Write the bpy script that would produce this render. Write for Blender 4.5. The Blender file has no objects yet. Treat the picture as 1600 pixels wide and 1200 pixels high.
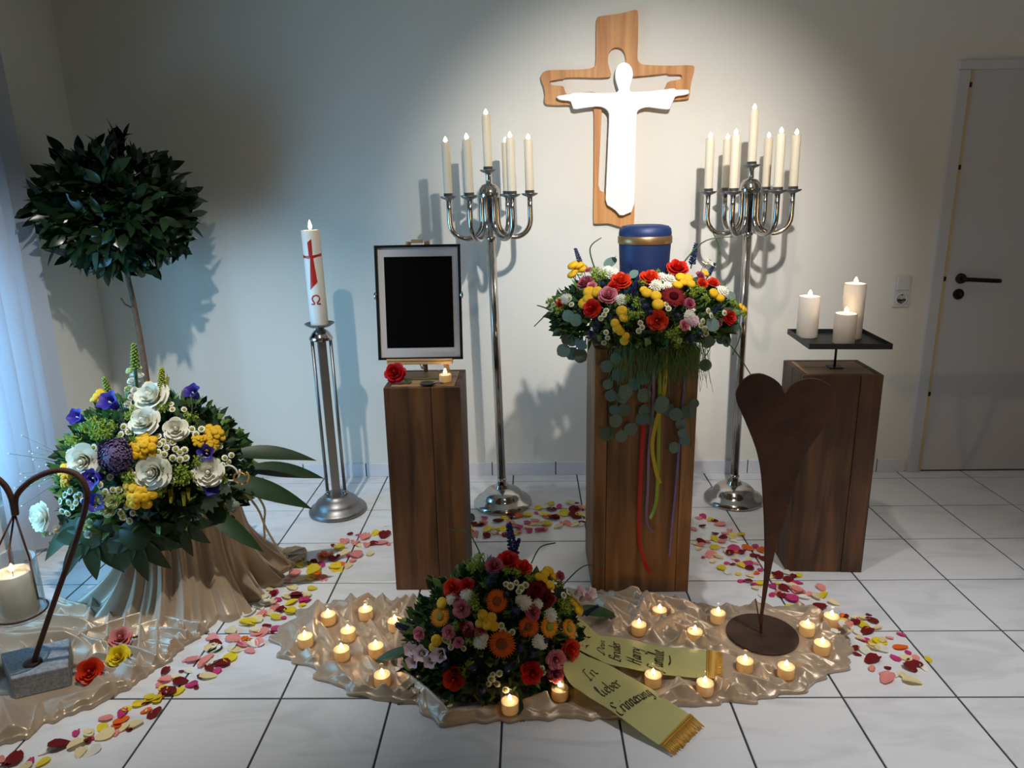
import bpy, math, random
import numpy as np
from mathutils import Vector, Matrix, Euler
EXPOSURE = 0.0
SPOTS = [  # ceiling spotlights in front of the wall: name, place, aim, power, colour, cone, blend, radius
    ('ceiling_spot', (.52, -2.5, 2.48), (.52, 0, 1.2), 258, (1, .985, .97), 54, 1.0, .03),
    ('ceiling_spot', (-.95, -1.9, 2.48), (-1.45, -1.0, .3), 138, (1, .97, .92), 78, .9, .025),
    ('ceiling_spot', (.72, -1.45, 2.48), (.75, -.6, .5), 32, (1, .90, .85), 90, 1.0, .025),
    ('ceiling_spot', (1.45, -2.3, 2.48), (1.35, -2.0, 0), 130, (.97, .98, 1), 66, .9, .03),
    ('standing_lamp', (1.2, -5.3, 1.15), (1.3, 0, .75), 34, (1, .60, .25), 60, .7, .03),
]
AREAS = [  # daylight from the window in the left wall
    ('window_daylight', (-2.20, -1.30, .80), (-1.0, -.55, .7), 18, (.18, .58, 1.0), .95, .9),
]
C = bpy.context.scene.collection
SC = bpy.context.scene
PI = math.pi
# ------------------------------------------------------------------ camera
cam = bpy.data.cameras.new('camera'); camo = bpy.data.objects.new('camera', cam); C.objects.link(camo)
cam.sensor_width = 36; cam.lens = 36*1149.36/1600; cam.clip_start = .05
def cam_axes(p=.2608, yw=-.0241, r=-.0184):
    cy, sy, cp, sp = math.cos(yw), math.sin(yw), math.cos(p), math.sin(p)
    F = Vector((sy*cp, cy*cp, -sp)); R = Vector((cy, -sy, 0)); U = R.cross(F)
    c, s = math.cos(r), math.sin(r)
    return c*R+s*U, -s*R+c*U, F
ar, au, af = cam_axes()
m3 = Matrix((ar, au, -af)).transposed()
camo.matrix_world = Matrix.Translation((0, -3.632, 1.465)) @ m3.to_4x4()
SC.camera = camo
# ------------------------------------------------------------------ world, lights, exposure
SC.view_settings.view_transform = 'Standard'; SC.view_settings.look = 'None'
SC.view_settings.exposure = EXPOSURE; SC.view_settings.gamma = 1; SC.view_settings.use_curve_mapping = False
SC.cycles.max_bounces = 10; SC.cycles.transparent_max_bounces = 24; SC.cycles.diffuse_bounces = 4
SC.cycles.sample_clamp_indirect = 4; SC.cycles.blur_glossy = 1.0
w = bpy.data.worlds.new('world'); SC.world = w; w.use_nodes = True
w.node_tree.nodes['Background'].inputs[0].default_value = (.35, .62, 1, 1)
w.node_tree.nodes['Background'].inputs[1].default_value = .6
def spot(name, loc, target, power, color, size, blend, radius):
    l = bpy.data.lights.new(name, 'SPOT'); l.energy = power; l.color = color
    l.spot_size = math.radians(size); l.spot_blend = blend; l.shadow_soft_size = radius
    o = bpy.data.objects.new(name, l); C.objects.link(o); o.location = loc
    o.rotation_euler = (Vector(target)-Vector(loc)).to_track_quat('-Z', 'Y').to_euler(); return o
WARM = (1, .89, .74)
for a in SPOTS: spot(*a)
def area(name, loc, target, power, color, sx, sy):
    l = bpy.data.lights.new(name, 'AREA'); l.shape = 'RECTANGLE'; l.size = sx; l.size_y = sy; l.spread = math.radians(120); l.energy = power; l.color = color
    o = bpy.data.objects.new(name, l); C.objects.link(o); o.location = loc
    o.rotation_euler = (Vector(target)-Vector(loc)).to_track_quat('-Z', 'Y').to_euler(); return o
for a in AREAS: area(*a)
# ------------------------------------------------------------------ materials
def lin(c): return tuple((x/12.92 if x <= .04045 else ((x+.055)/1.055)**2.4) for x in c)
def rgb(r, g, b): return lin((r/255, g/255, b/255))+(1,)
def mat(name, col, rough=.5, metal=0, var=None, bump=None, sss=0, sheen=0, coat=0, spec=.5, rnd=0, stretch=(1, 1, 1), trans=0, emit=None, aniso=0, tcol=None):
    m = bpy.data.materials.new(name); m.use_nodes = True; nt = m.node_tree; N = nt.nodes; L = nt.links
    b = N['Principled BSDF']; b.inputs['Base Color'].default_value = col; b.inputs['Roughness'].default_value = rough
    b.inputs['Metallic'].default_value = metal; b.inputs['Specular IOR Level'].default_value = spec
    if sss:
        b.inputs['Subsurface Weight'].default_value = sss; b.inputs['Subsurface Radius'].default_value = (.03, .015, .008); b.inputs['Subsurface Scale'].default_value = 1
    if sheen: b.inputs['Sheen Weight'].default_value = sheen
    if coat: b.inputs['Coat Weight'].default_value = coat; b.inputs['Coat Roughness'].default_value = .1
    if aniso: b.inputs['Anisotropic'].default_value = aniso
    if emit: b.inputs['Emission Color'].default_value = emit[0]; b.inputs['Emission Strength'].default_value = emit[1]
    tc = N.new('ShaderNodeTexCoord'); mp = N.new('ShaderNodeMapping'); mp.inputs['Scale'].default_value = stretch
    L.new(tc.outputs['Object'], mp.inputs['Vector']); src = None
    if var:  # (scale, second colour, contrast)
        n = N.new('ShaderNodeTexNoise'); n.inputs['Scale'].default_value = var[0]; n.inputs['Detail'].default_value = 6; n.inputs['Roughness'].default_value = .6
        L.new(mp.outputs['Vector'], n.inputs['Vector'])
        r = N.new('ShaderNodeValToRGB'); k = var[2] if len(var) > 2 else .2
        r.color_ramp.elements[0].position = .5-k; r.color_ramp.elements[0].color = col
        r.color_ramp.elements[1].position = .5+k; r.color_ramp.elements[1].color = var[1]
        L.new(n.outputs['Fac'], r.inputs['Fac']); src = r.outputs['Color']
    if rnd:
        oi = N.new('ShaderNodeObjectInfo'); hs = N.new('ShaderNodeHueSaturation'); mr = N.new('ShaderNodeMapRange')
        mr.inputs['To Min'].default_value = 1-rnd; mr.inputs['To Max'].default_value = 1+rnd
        L.new(oi.outputs['Random'], mr.inputs['Value']); L.new(mr.outputs['Result'], hs.inputs['Value'])
        if src: L.new(src, hs.inputs['Color'])
        else: hs.inputs['Color'].default_value = col
        src = hs.outputs['Color']
    if src: L.new(src, b.inputs['Base Color'])
    if bump:
        n = N.new('ShaderNodeTexNoise'); n.inputs['Scale'].default_value = bump[0]; n.inputs['Detail'].default_value = 5
        L.new(mp.outputs['Vector'], n.inputs['Vector'])
        bp = N.new('ShaderNodeBump'); bp.inputs['Strength'].default_value = bump[1]; bp.inputs['Distance'].default_value = .01
        L.new(n.outputs['Fac'], bp.inputs['Height']); L.new(bp.outputs['Normal'], b.inputs['Normal'])
    if trans:  # thin leaf or petal or cloth that lets some light through
        t = N.new('ShaderNodeBsdfTranslucent'); mx = N.new('ShaderNodeMixShader'); mx.inputs[0].default_value = trans
        if src and not tcol: L.new(src, t.inputs['Color'])
        else: t.inputs['Color'].default_value = tcol or col
        L.new(b.outputs[0], mx.inputs[1]); L.new(t.outputs[0], mx.inputs[2]); L.new(mx.outputs[0], N['Material Output'].inputs['Surface'])
    return m
def glass_mat(name, tint=(1, 1, 1, 1), refl=1.0):
    m = bpy.data.materials.new(name); m.use_nodes = True; nt = m.node_tree; N = nt.nodes; L = nt.links
    N.remove(N['Principled BSDF'])
    t = N.new('ShaderNodeBsdfTransparent'); t.inputs['Color'].default_value = tint
    g = N.new('ShaderNodeBsdfGlossy'); g.inputs['Roughness'].default_value = .03
    f = N.new('ShaderNodeLayerWeight'); f.inputs['Blend'].default_value = .5; pw = N.new('ShaderNodeMath'); pw.operation = 'POWER'; pw.inputs[1].default_value = 4
    mx = N.new('ShaderNodeMixShader'); mm = N.new('ShaderNodeMath'); mm.operation = 'MULTIPLY_ADD'; mm.inputs[1].default_value = .5*refl; mm.inputs[2].default_value = .03*refl
    L.new(f.outputs['Facing'], pw.inputs[0]); L.new(pw.outputs[0], mm.inputs[0]); L.new(mm.outputs[0], mx.inputs[0]); L.new(t.outputs[0], mx.inputs[1]); L.new(g.outputs[0], mx.inputs[2])
    L.new(mx.outputs[0], N['Material Output'].inputs['Surface']); return m
def wood_mat(name, a, b, c, stretch=(14, 14, 1.1), rough=.55, knots=.5):
    m = bpy.data.materials.new(name); m.use_nodes = True; nt = m.node_tree; N = nt.nodes; L = nt.links
    bs = N['Principled BSDF']; bs.inputs['Roughness'].default_value = rough
    tc = N.new('ShaderNodeTexCoord'); oi = N.new('ShaderNodeObjectInfo'); ad = N.new('ShaderNodeVectorMath'); ad.operation = 'ADD'
    sc_ = N.new('ShaderNodeVectorMath'); sc_.operation = 'SCALE'; sc_.inputs[0].default_value = (3.1, 7.7, 5.3); L.new(oi.outputs['Random'], sc_.inputs['Scale'])
    L.new(tc.outputs['Object'], ad.inputs[0]); L.new(sc_.outputs[0], ad.inputs[1])
    mp = N.new('ShaderNodeMapping'); mp.inputs['Scale'].default_value = stretch; L.new(ad.outputs[0], mp.inputs['Vector'])
    n1 = N.new('ShaderNodeTexNoise'); n1.inputs['Scale'].default_value = 1.6; n1.inputs['Detail'].default_value = 8; n1.inputs['Distortion'].default_value = .8; L.new(mp.outputs[0], n1.inputs['Vector'])
    n2 = N.new('ShaderNodeTexNoise'); n2.inputs['Scale'].default_value = 3.5; n2.inputs['Detail'].default_value = 3; L.new(ad.outputs[0], n2.inputs['Vector'])
    mx = N.new('ShaderNodeMath'); mx.operation = 'MULTIPLY_ADD'; mx.inputs[1].default_value = knots; L.new(n2.outputs['Fac'], mx.inputs[0]); L.new(n1.outputs['Fac'], mx.inputs[2])
    r = N.new('ShaderNodeValToRGB'); e = r.color_ramp.elements; e[0].position = .48; e[0].color = a; e[1].position = 1.0; e[1].color = c
    q = r.color_ramp.elements.new(.72); q.color = b
    L.new(mx.outputs[0], r.inputs['Fac']); L.new(r.outputs[0], bs.inputs['Base Color'])
    bp = N.new('ShaderNodeBump'); bp.inputs['Strength'].default_value = .25; bp.inputs['Distance'].default_value = .004
    L.new(n1.outputs['Fac'], bp.inputs['Height']); L.new(bp.outputs['Normal'], bs.inputs['Normal']); return m
def tile_mat(name):
    m = bpy.data.materials.new(name); m.use_nodes = True; nt = m.node_tree; N = nt.nodes; L = nt.links
    bs = N['Principled BSDF']; bs.inputs['Roughness'].default_value = .28; bs.inputs['Specular IOR Level'].default_value = .45
    ge = N.new('ShaderNodeNewGeometry'); oi = N.new('ShaderNodeObjectInfo'); ad = N.new('ShaderNodeVectorMath'); ad.operation = 'ADD'
    sc_ = N.new('ShaderNodeVectorMath'); sc_.operation = 'SCALE'; sc_.inputs[0].default_value = (9, 17, 3); L.new(oi.outputs['Random'], sc_.inputs['Scale'])
    L.new(ge.outputs['Position'], ad.inputs[0]); L.new(sc_.outputs[0], ad.inputs[1])
    mp = N.new('ShaderNodeMapping'); mp.inputs['Rotation'].default_value = (0, 0, .7); mp.inputs['Scale'].default_value = (1.4, 4, 1); L.new(ad.outputs[0], mp.inputs['Vector'])
    n = N.new('ShaderNodeTexNoise'); n.inputs['Scale'].default_value = 2.2; n.inputs['Detail'].default_value = 7; n.inputs['Distortion'].default_value = 1.2; L.new(mp.outputs[0], n.inputs['Vector'])
    r = N.new('ShaderNodeValToRGB'); e = r.color_ramp.elements; e[0].position = .3; e[0].color = rgb(208, 208, 210); e[1].position = .52; e[1].color = rgb(226, 226, 227)
    L.new(n.outputs['Fac'], r.inputs['Fac']); L.new(r.outputs[0], bs.inputs['Base Color']); return m
M = {}
M['wall'] = mat('wall_paint', rgb(231, 226, 214), .85, bump=(260, .12))
M['ceiling'] = mat('ceiling_paint', rgb(225, 222, 214), .9)
M['tile'] = tile_mat('marbled_tile'); M['grout'] = mat('grout', rgb(62, 62, 66), .9)
M['skirt_tile'] = mat('skirting_tile', rgb(214, 214, 220), .35, var=(5, rgb(226, 226, 228)))
M['door'] = mat('door_paint', rgb(205, 203, 203), .45); M['door_frame'] = mat('door_frame_paint', rgb(208, 206, 206), .45)
M['door_edge'] = mat('door_edge_lipping', rgb(214, 190, 140), .5)
M['black_metal'] = mat('black_metal', rgb(18, 18, 18), .35, .3)
M['curtain'] = mat('curtain_fabric', rgb(214, 216, 222), .8, trans=.45)
M['plastic'] = mat('white_plastic', rgb(214, 212, 208), .35)
M['wood_l'] = wood_mat('dark_oak', rgb(44, 25, 13), rgb(80, 50, 27), rgb(120, 80, 46))
M['wood_m'] = wood_mat('brown_oak', rgb(70, 43, 22), rgb(118, 78, 42), rgb(160, 114, 68))
M['wood_r'] = wood_mat('smoked_oak', rgb(42, 25, 15), rgb(72, 46, 27), rgb(112, 74, 42))
M['wood_top'] = wood_mat('lit_top_oak', rgb(128, 92, 58), rgb(168, 128, 84), rgb(192, 152, 106), stretch=(1.5, 12, 12))  # paler oak for the top planks, light from above put into the colour
M['pine'] = wood_mat('alder_board', rgb(186, 118, 58), rgb(212, 150, 84), rgb(226, 170, 104), stretch=(18, 18, 1), knots=.3)
M['beech'] = mat('pale_beech', rgb(214, 176, 126), .5)
M['white_board'] = mat('white_lacquer', rgb(246, 246, 245), .4)
M['chrome'] = mat('polished_steel', (.50, .48, .46, 1), .13, 1); M['steel'] = mat('brushed_steel', (.27, .268, .265, 1), .42, 1, bump=(90, .03))
M['gunmetal'] = mat('dark_steel', rgb(52, 53, 55), .5, .6, bump=(60, .1))
M['rust'] = mat('rusted_steel', rgb(84, 46, 28), .75, .15, var=(9, rgb(48, 27, 18)), bump=(70, .25))
M['rust_bar'] = mat('rusty_bar', rgb(88, 50, 34), .7, .2, var=(20, rgb(60, 36, 26)))
M['plate'] = mat('brown_steel_plate', rgb(82, 58, 42), .55, .35, var=(8, rgb(56, 38, 28)))
M['granite'] = mat('grey_granite', rgb(120, 124, 130), .6, var=(120, rgb(160, 164, 170), .15))
M['wax'] = mat('ivory_wax', rgb(240, 230, 204), .5, trans=.2, tcol=rgb(255, 226, 176))
M['wax_white'] = mat('white_wax', rgb(247, 244, 236), .45, trans=.22, tcol=rgb(255, 234, 200))
M['wax_tea'] = mat('tealight_wax', rgb(248, 234, 204), .5, trans=.5, tcol=rgb(255, 228, 180))
M['wick'] = mat('wick', rgb(30, 26, 22), .9)
def flame_mat(name, col, st):
    m = bpy.data.materials.new(name); m.use_nodes = True; N = m.node_tree.nodes; L = m.node_tree.links; N.remove(N['Principled BSDF'])
    e = N.new('ShaderNodeEmission'); e.inputs[0].default_value = col; e.inputs[1].default_value = st; t = N.new('ShaderNodeBsdfTransparent'); a = N.new('ShaderNodeAddShader')
    L.new(e.outputs[0], a.inputs[0]); L.new(t.outputs[0], a.inputs[1]); L.new(a.outputs[0], N['Material Output'].inputs['Surface']); return m
M['flame'] = flame_mat('flame', (1, .78, .46, 1), 5); M['led'] = flame_mat('bright_flame', (1, .90, .74, 1), 6)
M['glass'] = glass_mat('clear_glass', (.97, .98, .98, 1)); M['thick_glass'] = glass_mat('thick_glass', (.90, .94, .95, 1), 1.6)
M['red_wax'] = mat('red_wax', rgb(178, 34, 20), .4)
M['urn'] = mat('blue_satin_metal', rgb(33, 52, 98), .5, .2, var=(160, rgb(30, 48, 90)))
M['gold_band'] = mat('bronze_gold', rgb(176, 140, 96), .35, .8)
M['frame'] = mat('black_frame', rgb(14, 14, 15), .35); M['mat_board'] = mat('white_mat_board', rgb(205, 204, 206), .7); M['photo'] = mat('black_print', rgb(3, 3, 3), .5, spec=.1)
def satin(name, a, b):
    m = mat(name, a, .36, .3, var=(9, b, .25), bump=(260, .08), sheen=.5, spec=.75); return m
M['satin'] = satin('champagne_satin', rgb(190, 168, 142), rgb(174, 150, 122))
M['satin_shaded'] = satin('satin_shaded', rgb(150, 122, 84), rgb(140, 112, 76))  # darker copy of the satin, the shadow on the hem put into its colour
M['leaf_dark'] = mat('dark_leaf', rgb(28, 54, 26), .5, var=(14, rgb(38, 66, 32)), trans=.12, rnd=.35)
M['laurel'] = mat('laurel_leaf', rgb(22, 40, 20), .28, var=(10, rgb(34, 56, 26)), trans=.08, rnd=.4)
M['leaf'] = mat('green_leaf', rgb(44, 78, 34), .45, var=(14, rgb(66, 102, 44)), trans=.2, rnd=.3)
M['leaf_mid'] = mat('mid_green', rgb(106, 136, 64), .5, trans=.25); M['leaf_deep'] = mat('deep_green', rgb(34, 58, 32), .5, trans=.15)
M['lime'] = mat('lime_green', rgb(150, 172, 58), .55, trans=.3); M['goldenrod'] = mat('goldenrod', rgb(186, 178, 44), .6, trans=.2)
M['euca'] = mat('eucalyptus', rgb(92, 120, 110), .6, var=(20, rgb(116, 142, 130)), trans=.12, rnd=.25)
M['silver'] = mat('silver_leaf', rgb(132, 150, 134), .7, rnd=.15)
M['stem'] = mat('stem_green', rgb(70, 96, 48), .6); M['bark'] = mat('bark', rgb(122, 92, 68), .85, var=(30, rgb(84, 62, 46)), bump=(60, .4))
M['pot'] = mat('terracotta', rgb(120, 74, 52), .8); M['soil'] = mat('soil', rgb(44, 32, 24), .95, bump=(60, .5))
M['foam'] = mat('floral_foam', rgb(30, 48, 28), .9)
def petal(name, *c, rough=.55, var=None, trans=.22, rnd=.12): M[name] = mat(name, rgb(*c), rough, var=var, trans=trans, rnd=rnd)
petal('petal_white', 244, 242, 226); petal('petal_red', 206, 34, 22); petal('petal_orange_red', 226, 62, 24); petal('petal_dark_red', 122, 5, 12, rough=.85); petal('petal_pink', 224, 138, 152)
petal('petal_dusty_pink', 190, 96, 116); petal('petal_yellow', 240, 190, 20); petal('petal_orange', 236, 108, 18); petal('petal_amber', 244, 158, 24); petal('petal_violet', 62, 48, 150)
petal('petal_blue', 40, 48, 112); petal('petal_purple', 112, 90, 126); petal('petal_pale_pink', 232, 204, 214); petal('petal_cream', 240, 222, 170); petal('petal_lemon', 238, 214, 40)
petal('petal_salmon', 236, 150, 140); petal('petal_magenta', 206, 52, 120); petal('petal_greenish', 214, 222, 164); petal('thistle', 44, 54, 78); petal('petal_scarlet', 190, 10, 18)
M['petal_yellow'] = mat('petal_yellow', rgb(240, 190, 20), .6, bump=(330, .2), trans=.15, rnd=.12)
M['centre_yellow'] = mat('flower_centre', rgb(206, 170, 40), .8); M['centre_dark'] = mat('dark_centre', rgb(58, 4, 8), .9, spec=.1); M['centre_green'] = mat('green_centre', rgb(140, 140, 40), .8); M['centre_brown'] = mat('brown_centre', rgb(130, 66, 20), .8)
M['ribbon_sash'] = mat('lime_satin_ribbon', rgb(188, 186, 118), .42, .1, sheen=.3, trans=.12); M['fringe'] = mat('gold_fringe', rgb(196, 152, 66), .45, .45); M['ink'] = mat('black_ink', rgb(16, 14, 14), .6)
for n, c in (('yellow', (216, 182, 36)), ('red', (196, 26, 18)), ('lilac', (150, 128, 164)), ('lime', (160, 186, 58)), ('violet', (120, 104, 168)), ('white', (226, 222, 208)), ('gold', (196, 150, 60))):
    M['rib_'+n] = mat(n+'_ribbon', rgb(*c), .35, .1, sheen=.2, trans=.1)
M['raffia'] = mat('raffia', rgb(206, 192, 160), .8)
M['dark_tin'] = mat('grey_tin', rgb(110, 112, 118), .35, .8)
M['table_top'] = mat('table_laminate', rgb(150, 140, 128), .5)
# ------------------------------------------------------------------ mesh helpers
class MB:
    def __init__(s): s.v = []; s.f = []; s.m = []; s.n = 0
    def add(s, v, f, mi=0):
        v = np.asarray(v, float).reshape(-1, 3); k = s.n; s.v.append(v); s.n += len(v)
        s.f += [tuple(i+k for i in q) for q in f]; s.m += [mi]*len(f); return s
    def box(s, c, d, rz=0, mi=0, R=None):
        x, y, z = d[0]/2, d[1]/2, d[2]/2
        v = np.array([(a*x, b*y, e*z) for e in (-1, 1) for b in (-1, 1) for a in (-1, 1)])
        if rz: cc, ss = math.cos(rz), math.sin(rz); v = v @ np.array([[cc, ss, 0], [-ss, cc, 0], [0, 0, 1]])
        if R is not None: v = v @ np.array(R).T
        return s.add(v+np.array(c), [(0, 2, 3, 1), (4, 5, 7, 6), (0, 1, 5, 4), (2, 6, 7, 3), (0, 4, 6, 2), (1, 3, 7, 5)], mi)
    def lathe(s, prof, n=24, c=(0, 0, 0), mi=0, sx=1, sy=1, rfun=None):
        v = []
        for r, z in prof:
            for i in range(n):
                a = 2*PI*i/n; q = r*(rfun(a, z) if rfun else 1); v.append((c[0]+q*math.cos(a)*sx, c[1]+q*math.sin(a)*sy, c[2]+z))
        f = []
        for j in range(len(prof)-1):
            for i in range(n): k = (i+1) % n; f.append((j*n+i, j*n+k, (j+1)*n+k, (j+1)*n+i))
        if prof[0][0] > 1e-6: f.append(tuple(range(n-1, -1, -1)))
        if prof[-1][0] > 1e-6: f.append(tuple(range((len(prof)-1)*n, len(prof)*n)))
        return s.add(v, f, mi)
    def tube(s, pts, r, n=8, mi=0, cap=True):
        P_ = [Vector(p) for p in pts]; L_ = len(P_); rs = r if hasattr(r, '__len__') else [r]*L_
        t0 = (P_[1]-P_[0]).normalized(); up = Vector((0, 0, 1)) if abs(t0.z) < .9 else Vector((1, 0, 0)); x = t0.cross(up).normalized(); v = []
        for i in range(L_):
            t = (P_[min(i+1, L_-1)]-P_[max(i-1, 0)]).normalized(); x = (x-t*x.dot(t)).normalized(); y = t.cross(x)
            for k in range(n):
                a = 2*PI*k/n; v.append(P_[i]+(x*math.cos(a)+y*math.sin(a))*rs[i])
        f = [(j*n+i, j*n+(i+1) % n, (j+1)*n+(i+1) % n, (j+1)*n+i) for j in range(L_-1) for i in range(n)]
        if cap: f.append(tuple(range(n-1, -1, -1))); f.append(tuple(range((L_-1)*n, L_*n)))
        return s.add([tuple(q) for q in v], f, mi)
    def grid(s, G, mi=0, wrap=False):
        G = np.asarray(G, float); a, b = G.shape[:2]; f = []
        for i in range(a-1):
            for j in range(b if wrap else b-1):
                k = (j+1) % b; f.append((i*b+j, i*b+k, (i+1)*b+k, (i+1)*b+j))
        return s.add(G.reshape(-1, 3), f, mi)
    def mesh(s, name, mats, smooth=True):
        me = bpy.data.meshes.new(name); me.from_pydata(np.concatenate(s.v).tolist(), [], s.f)
        for m_ in (mats if isinstance(mats, (list, tuple)) else [mats]): me.materials.append(m_)
        if len(me.materials) > 1: me.polygons.foreach_set('material_index', s.m)
        if smooth: me.polygons.foreach_set('use_smooth', [True]*len(me.polygons))
        me.update(); return me
def link(name, me, parent=None, mw=None, label=None, kind=None, bevel=0, seg=2, angle=None):
    o = bpy.data.objects.new(name, me); C.objects.link(o)
    if mw is not None: o.matrix_basis = mw
    if parent is not None:
        o.parent = parent; o.matrix_parent_inverse = WI.get(parent.name, Matrix())
    if label: o['label'] = label
    if kind: o['kind'] = kind
    if bevel:
        b = o.modifiers.new('bevel', 'BEVEL'); b.width = bevel; b.segments = seg; b.limit_method = 'ANGLE'; b.angle_limit = math.radians(40)
    return o
WI = {}   # inverse world matrices of things and parts, so that parts can be given in room coordinates
def register(o, world): WI[o.name] = world.inverted()
def thing(name, label, cat, loc=(0, 0, 0), group=None, world=None):
    o = bpy.data.objects.new(name, None); C.objects.link(o); o.empty_display_size = .1
    o.matrix_basis = world if world is not None else Matrix.Translation(loc)
    register(o, o.matrix_basis.copy()); tag(o, label, cat, group); return o
def tag(o, label, cat, group=None):
    o['label'] = label; o['category'] = cat
    if group: o['group'] = group
    return o
def part(name, mb, m, parent, smooth=True, bevel=0, label=None, kind=None, mw=None, sub=False):
    me = mb.mesh(name, m, smooth) if isinstance(mb, MB) else mb
    o = link(name, me, parent, mw, label, kind, bevel)
    if sub: WI[o.name] = (mw or Matrix()).inverted()
    return o
def sharp(o, deg=35):
    me = o.data
    try: me.set_sharp_from_angle(angle=math.radians(deg))
    except Exception: pass
    return o
def copy_thing(o, world, label=None):
    def rec(a, p):
        b = a.copy(); C.objects.link(b)
        if p is not None: b.parent = p
        for ch in a.children: rec(ch, b)
        return b
    r = rec(o, None); r.matrix_basis = world
    if label: r['label'] = label
    return r
def prism(poly, y0, y1, holes=()):  # polygon in x,z extruded along y, with holes, filled by a curve
    cu = bpy.data.curves.new('outline', 'CURVE'); cu.dimensions = '2D'; cu.fill_mode = 'BOTH'; cu.extrude = abs(y1-y0)/2; cu.bevel_depth = .0015; cu.bevel_resolution = 1; cu.offset = -.0015
    for pl in [poly]+list(holes):
        sp = cu.splines.new('POLY'); sp.points.add(len(pl)-1); sp.use_cyclic_u = True
        for i, (x, z) in enumerate(pl): sp.points[i].co = (x, z, 0, 1)
    o = bpy.data.objects.new('outline', cu); C.objects.link(o)
    dg = bpy.context.evaluated_depsgraph_get(); me = bpy.data.meshes.new_from_object(o.evaluated_get(dg))
    bpy.data.objects.remove(o); bpy.data.curves.remove(cu)
    me.transform(Matrix.Translation((0, (y0+y1)/2, 0)) @ Matrix.Rotation(PI/2, 4, 'X')); return me
def smooth_poly(P_, it=2):
    for _ in range(it):
        Q = []
        for i in range(len(P_)):
            a, b = P_[i], P_[(i+1) % len(P_)]
            Q += [(a[0]*.8+b[0]*.2, a[1]*.8+b[1]*.2), (a[0]*.2+b[0]*.8, a[1]*.2+b[1]*.8)]
        P_ = Q
    return P_
def align(p, n, size=1, roll=0):
    n = Vector(n).normalized(); q = n.to_track_quat('Z', 'Y')
    return Matrix.Translation(p) @ q.to_matrix().to_4x4() @ Matrix.Rotation(roll, 4, 'Z') @ Matrix.Scale(size, 4)
def cat(P_, n):  # Catmull-Rom through points
    P_ = [Vector(p) for p in P_]; out = []
    for i in range(len(P_)-1):
        a, b, c_, d = P_[max(i-1, 0)], P_[i], P_[i+1], P_[min(i+2, len(P_)-1)]
        for k in range(n):
            t = k/n; out.append(.5*((2*b)+(c_-a)*t+(2*a-5*b+4*c_-d)*t*t+(3*b-a-3*c_+d)*t**3))
    out.append(P_[-1]); return out
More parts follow.
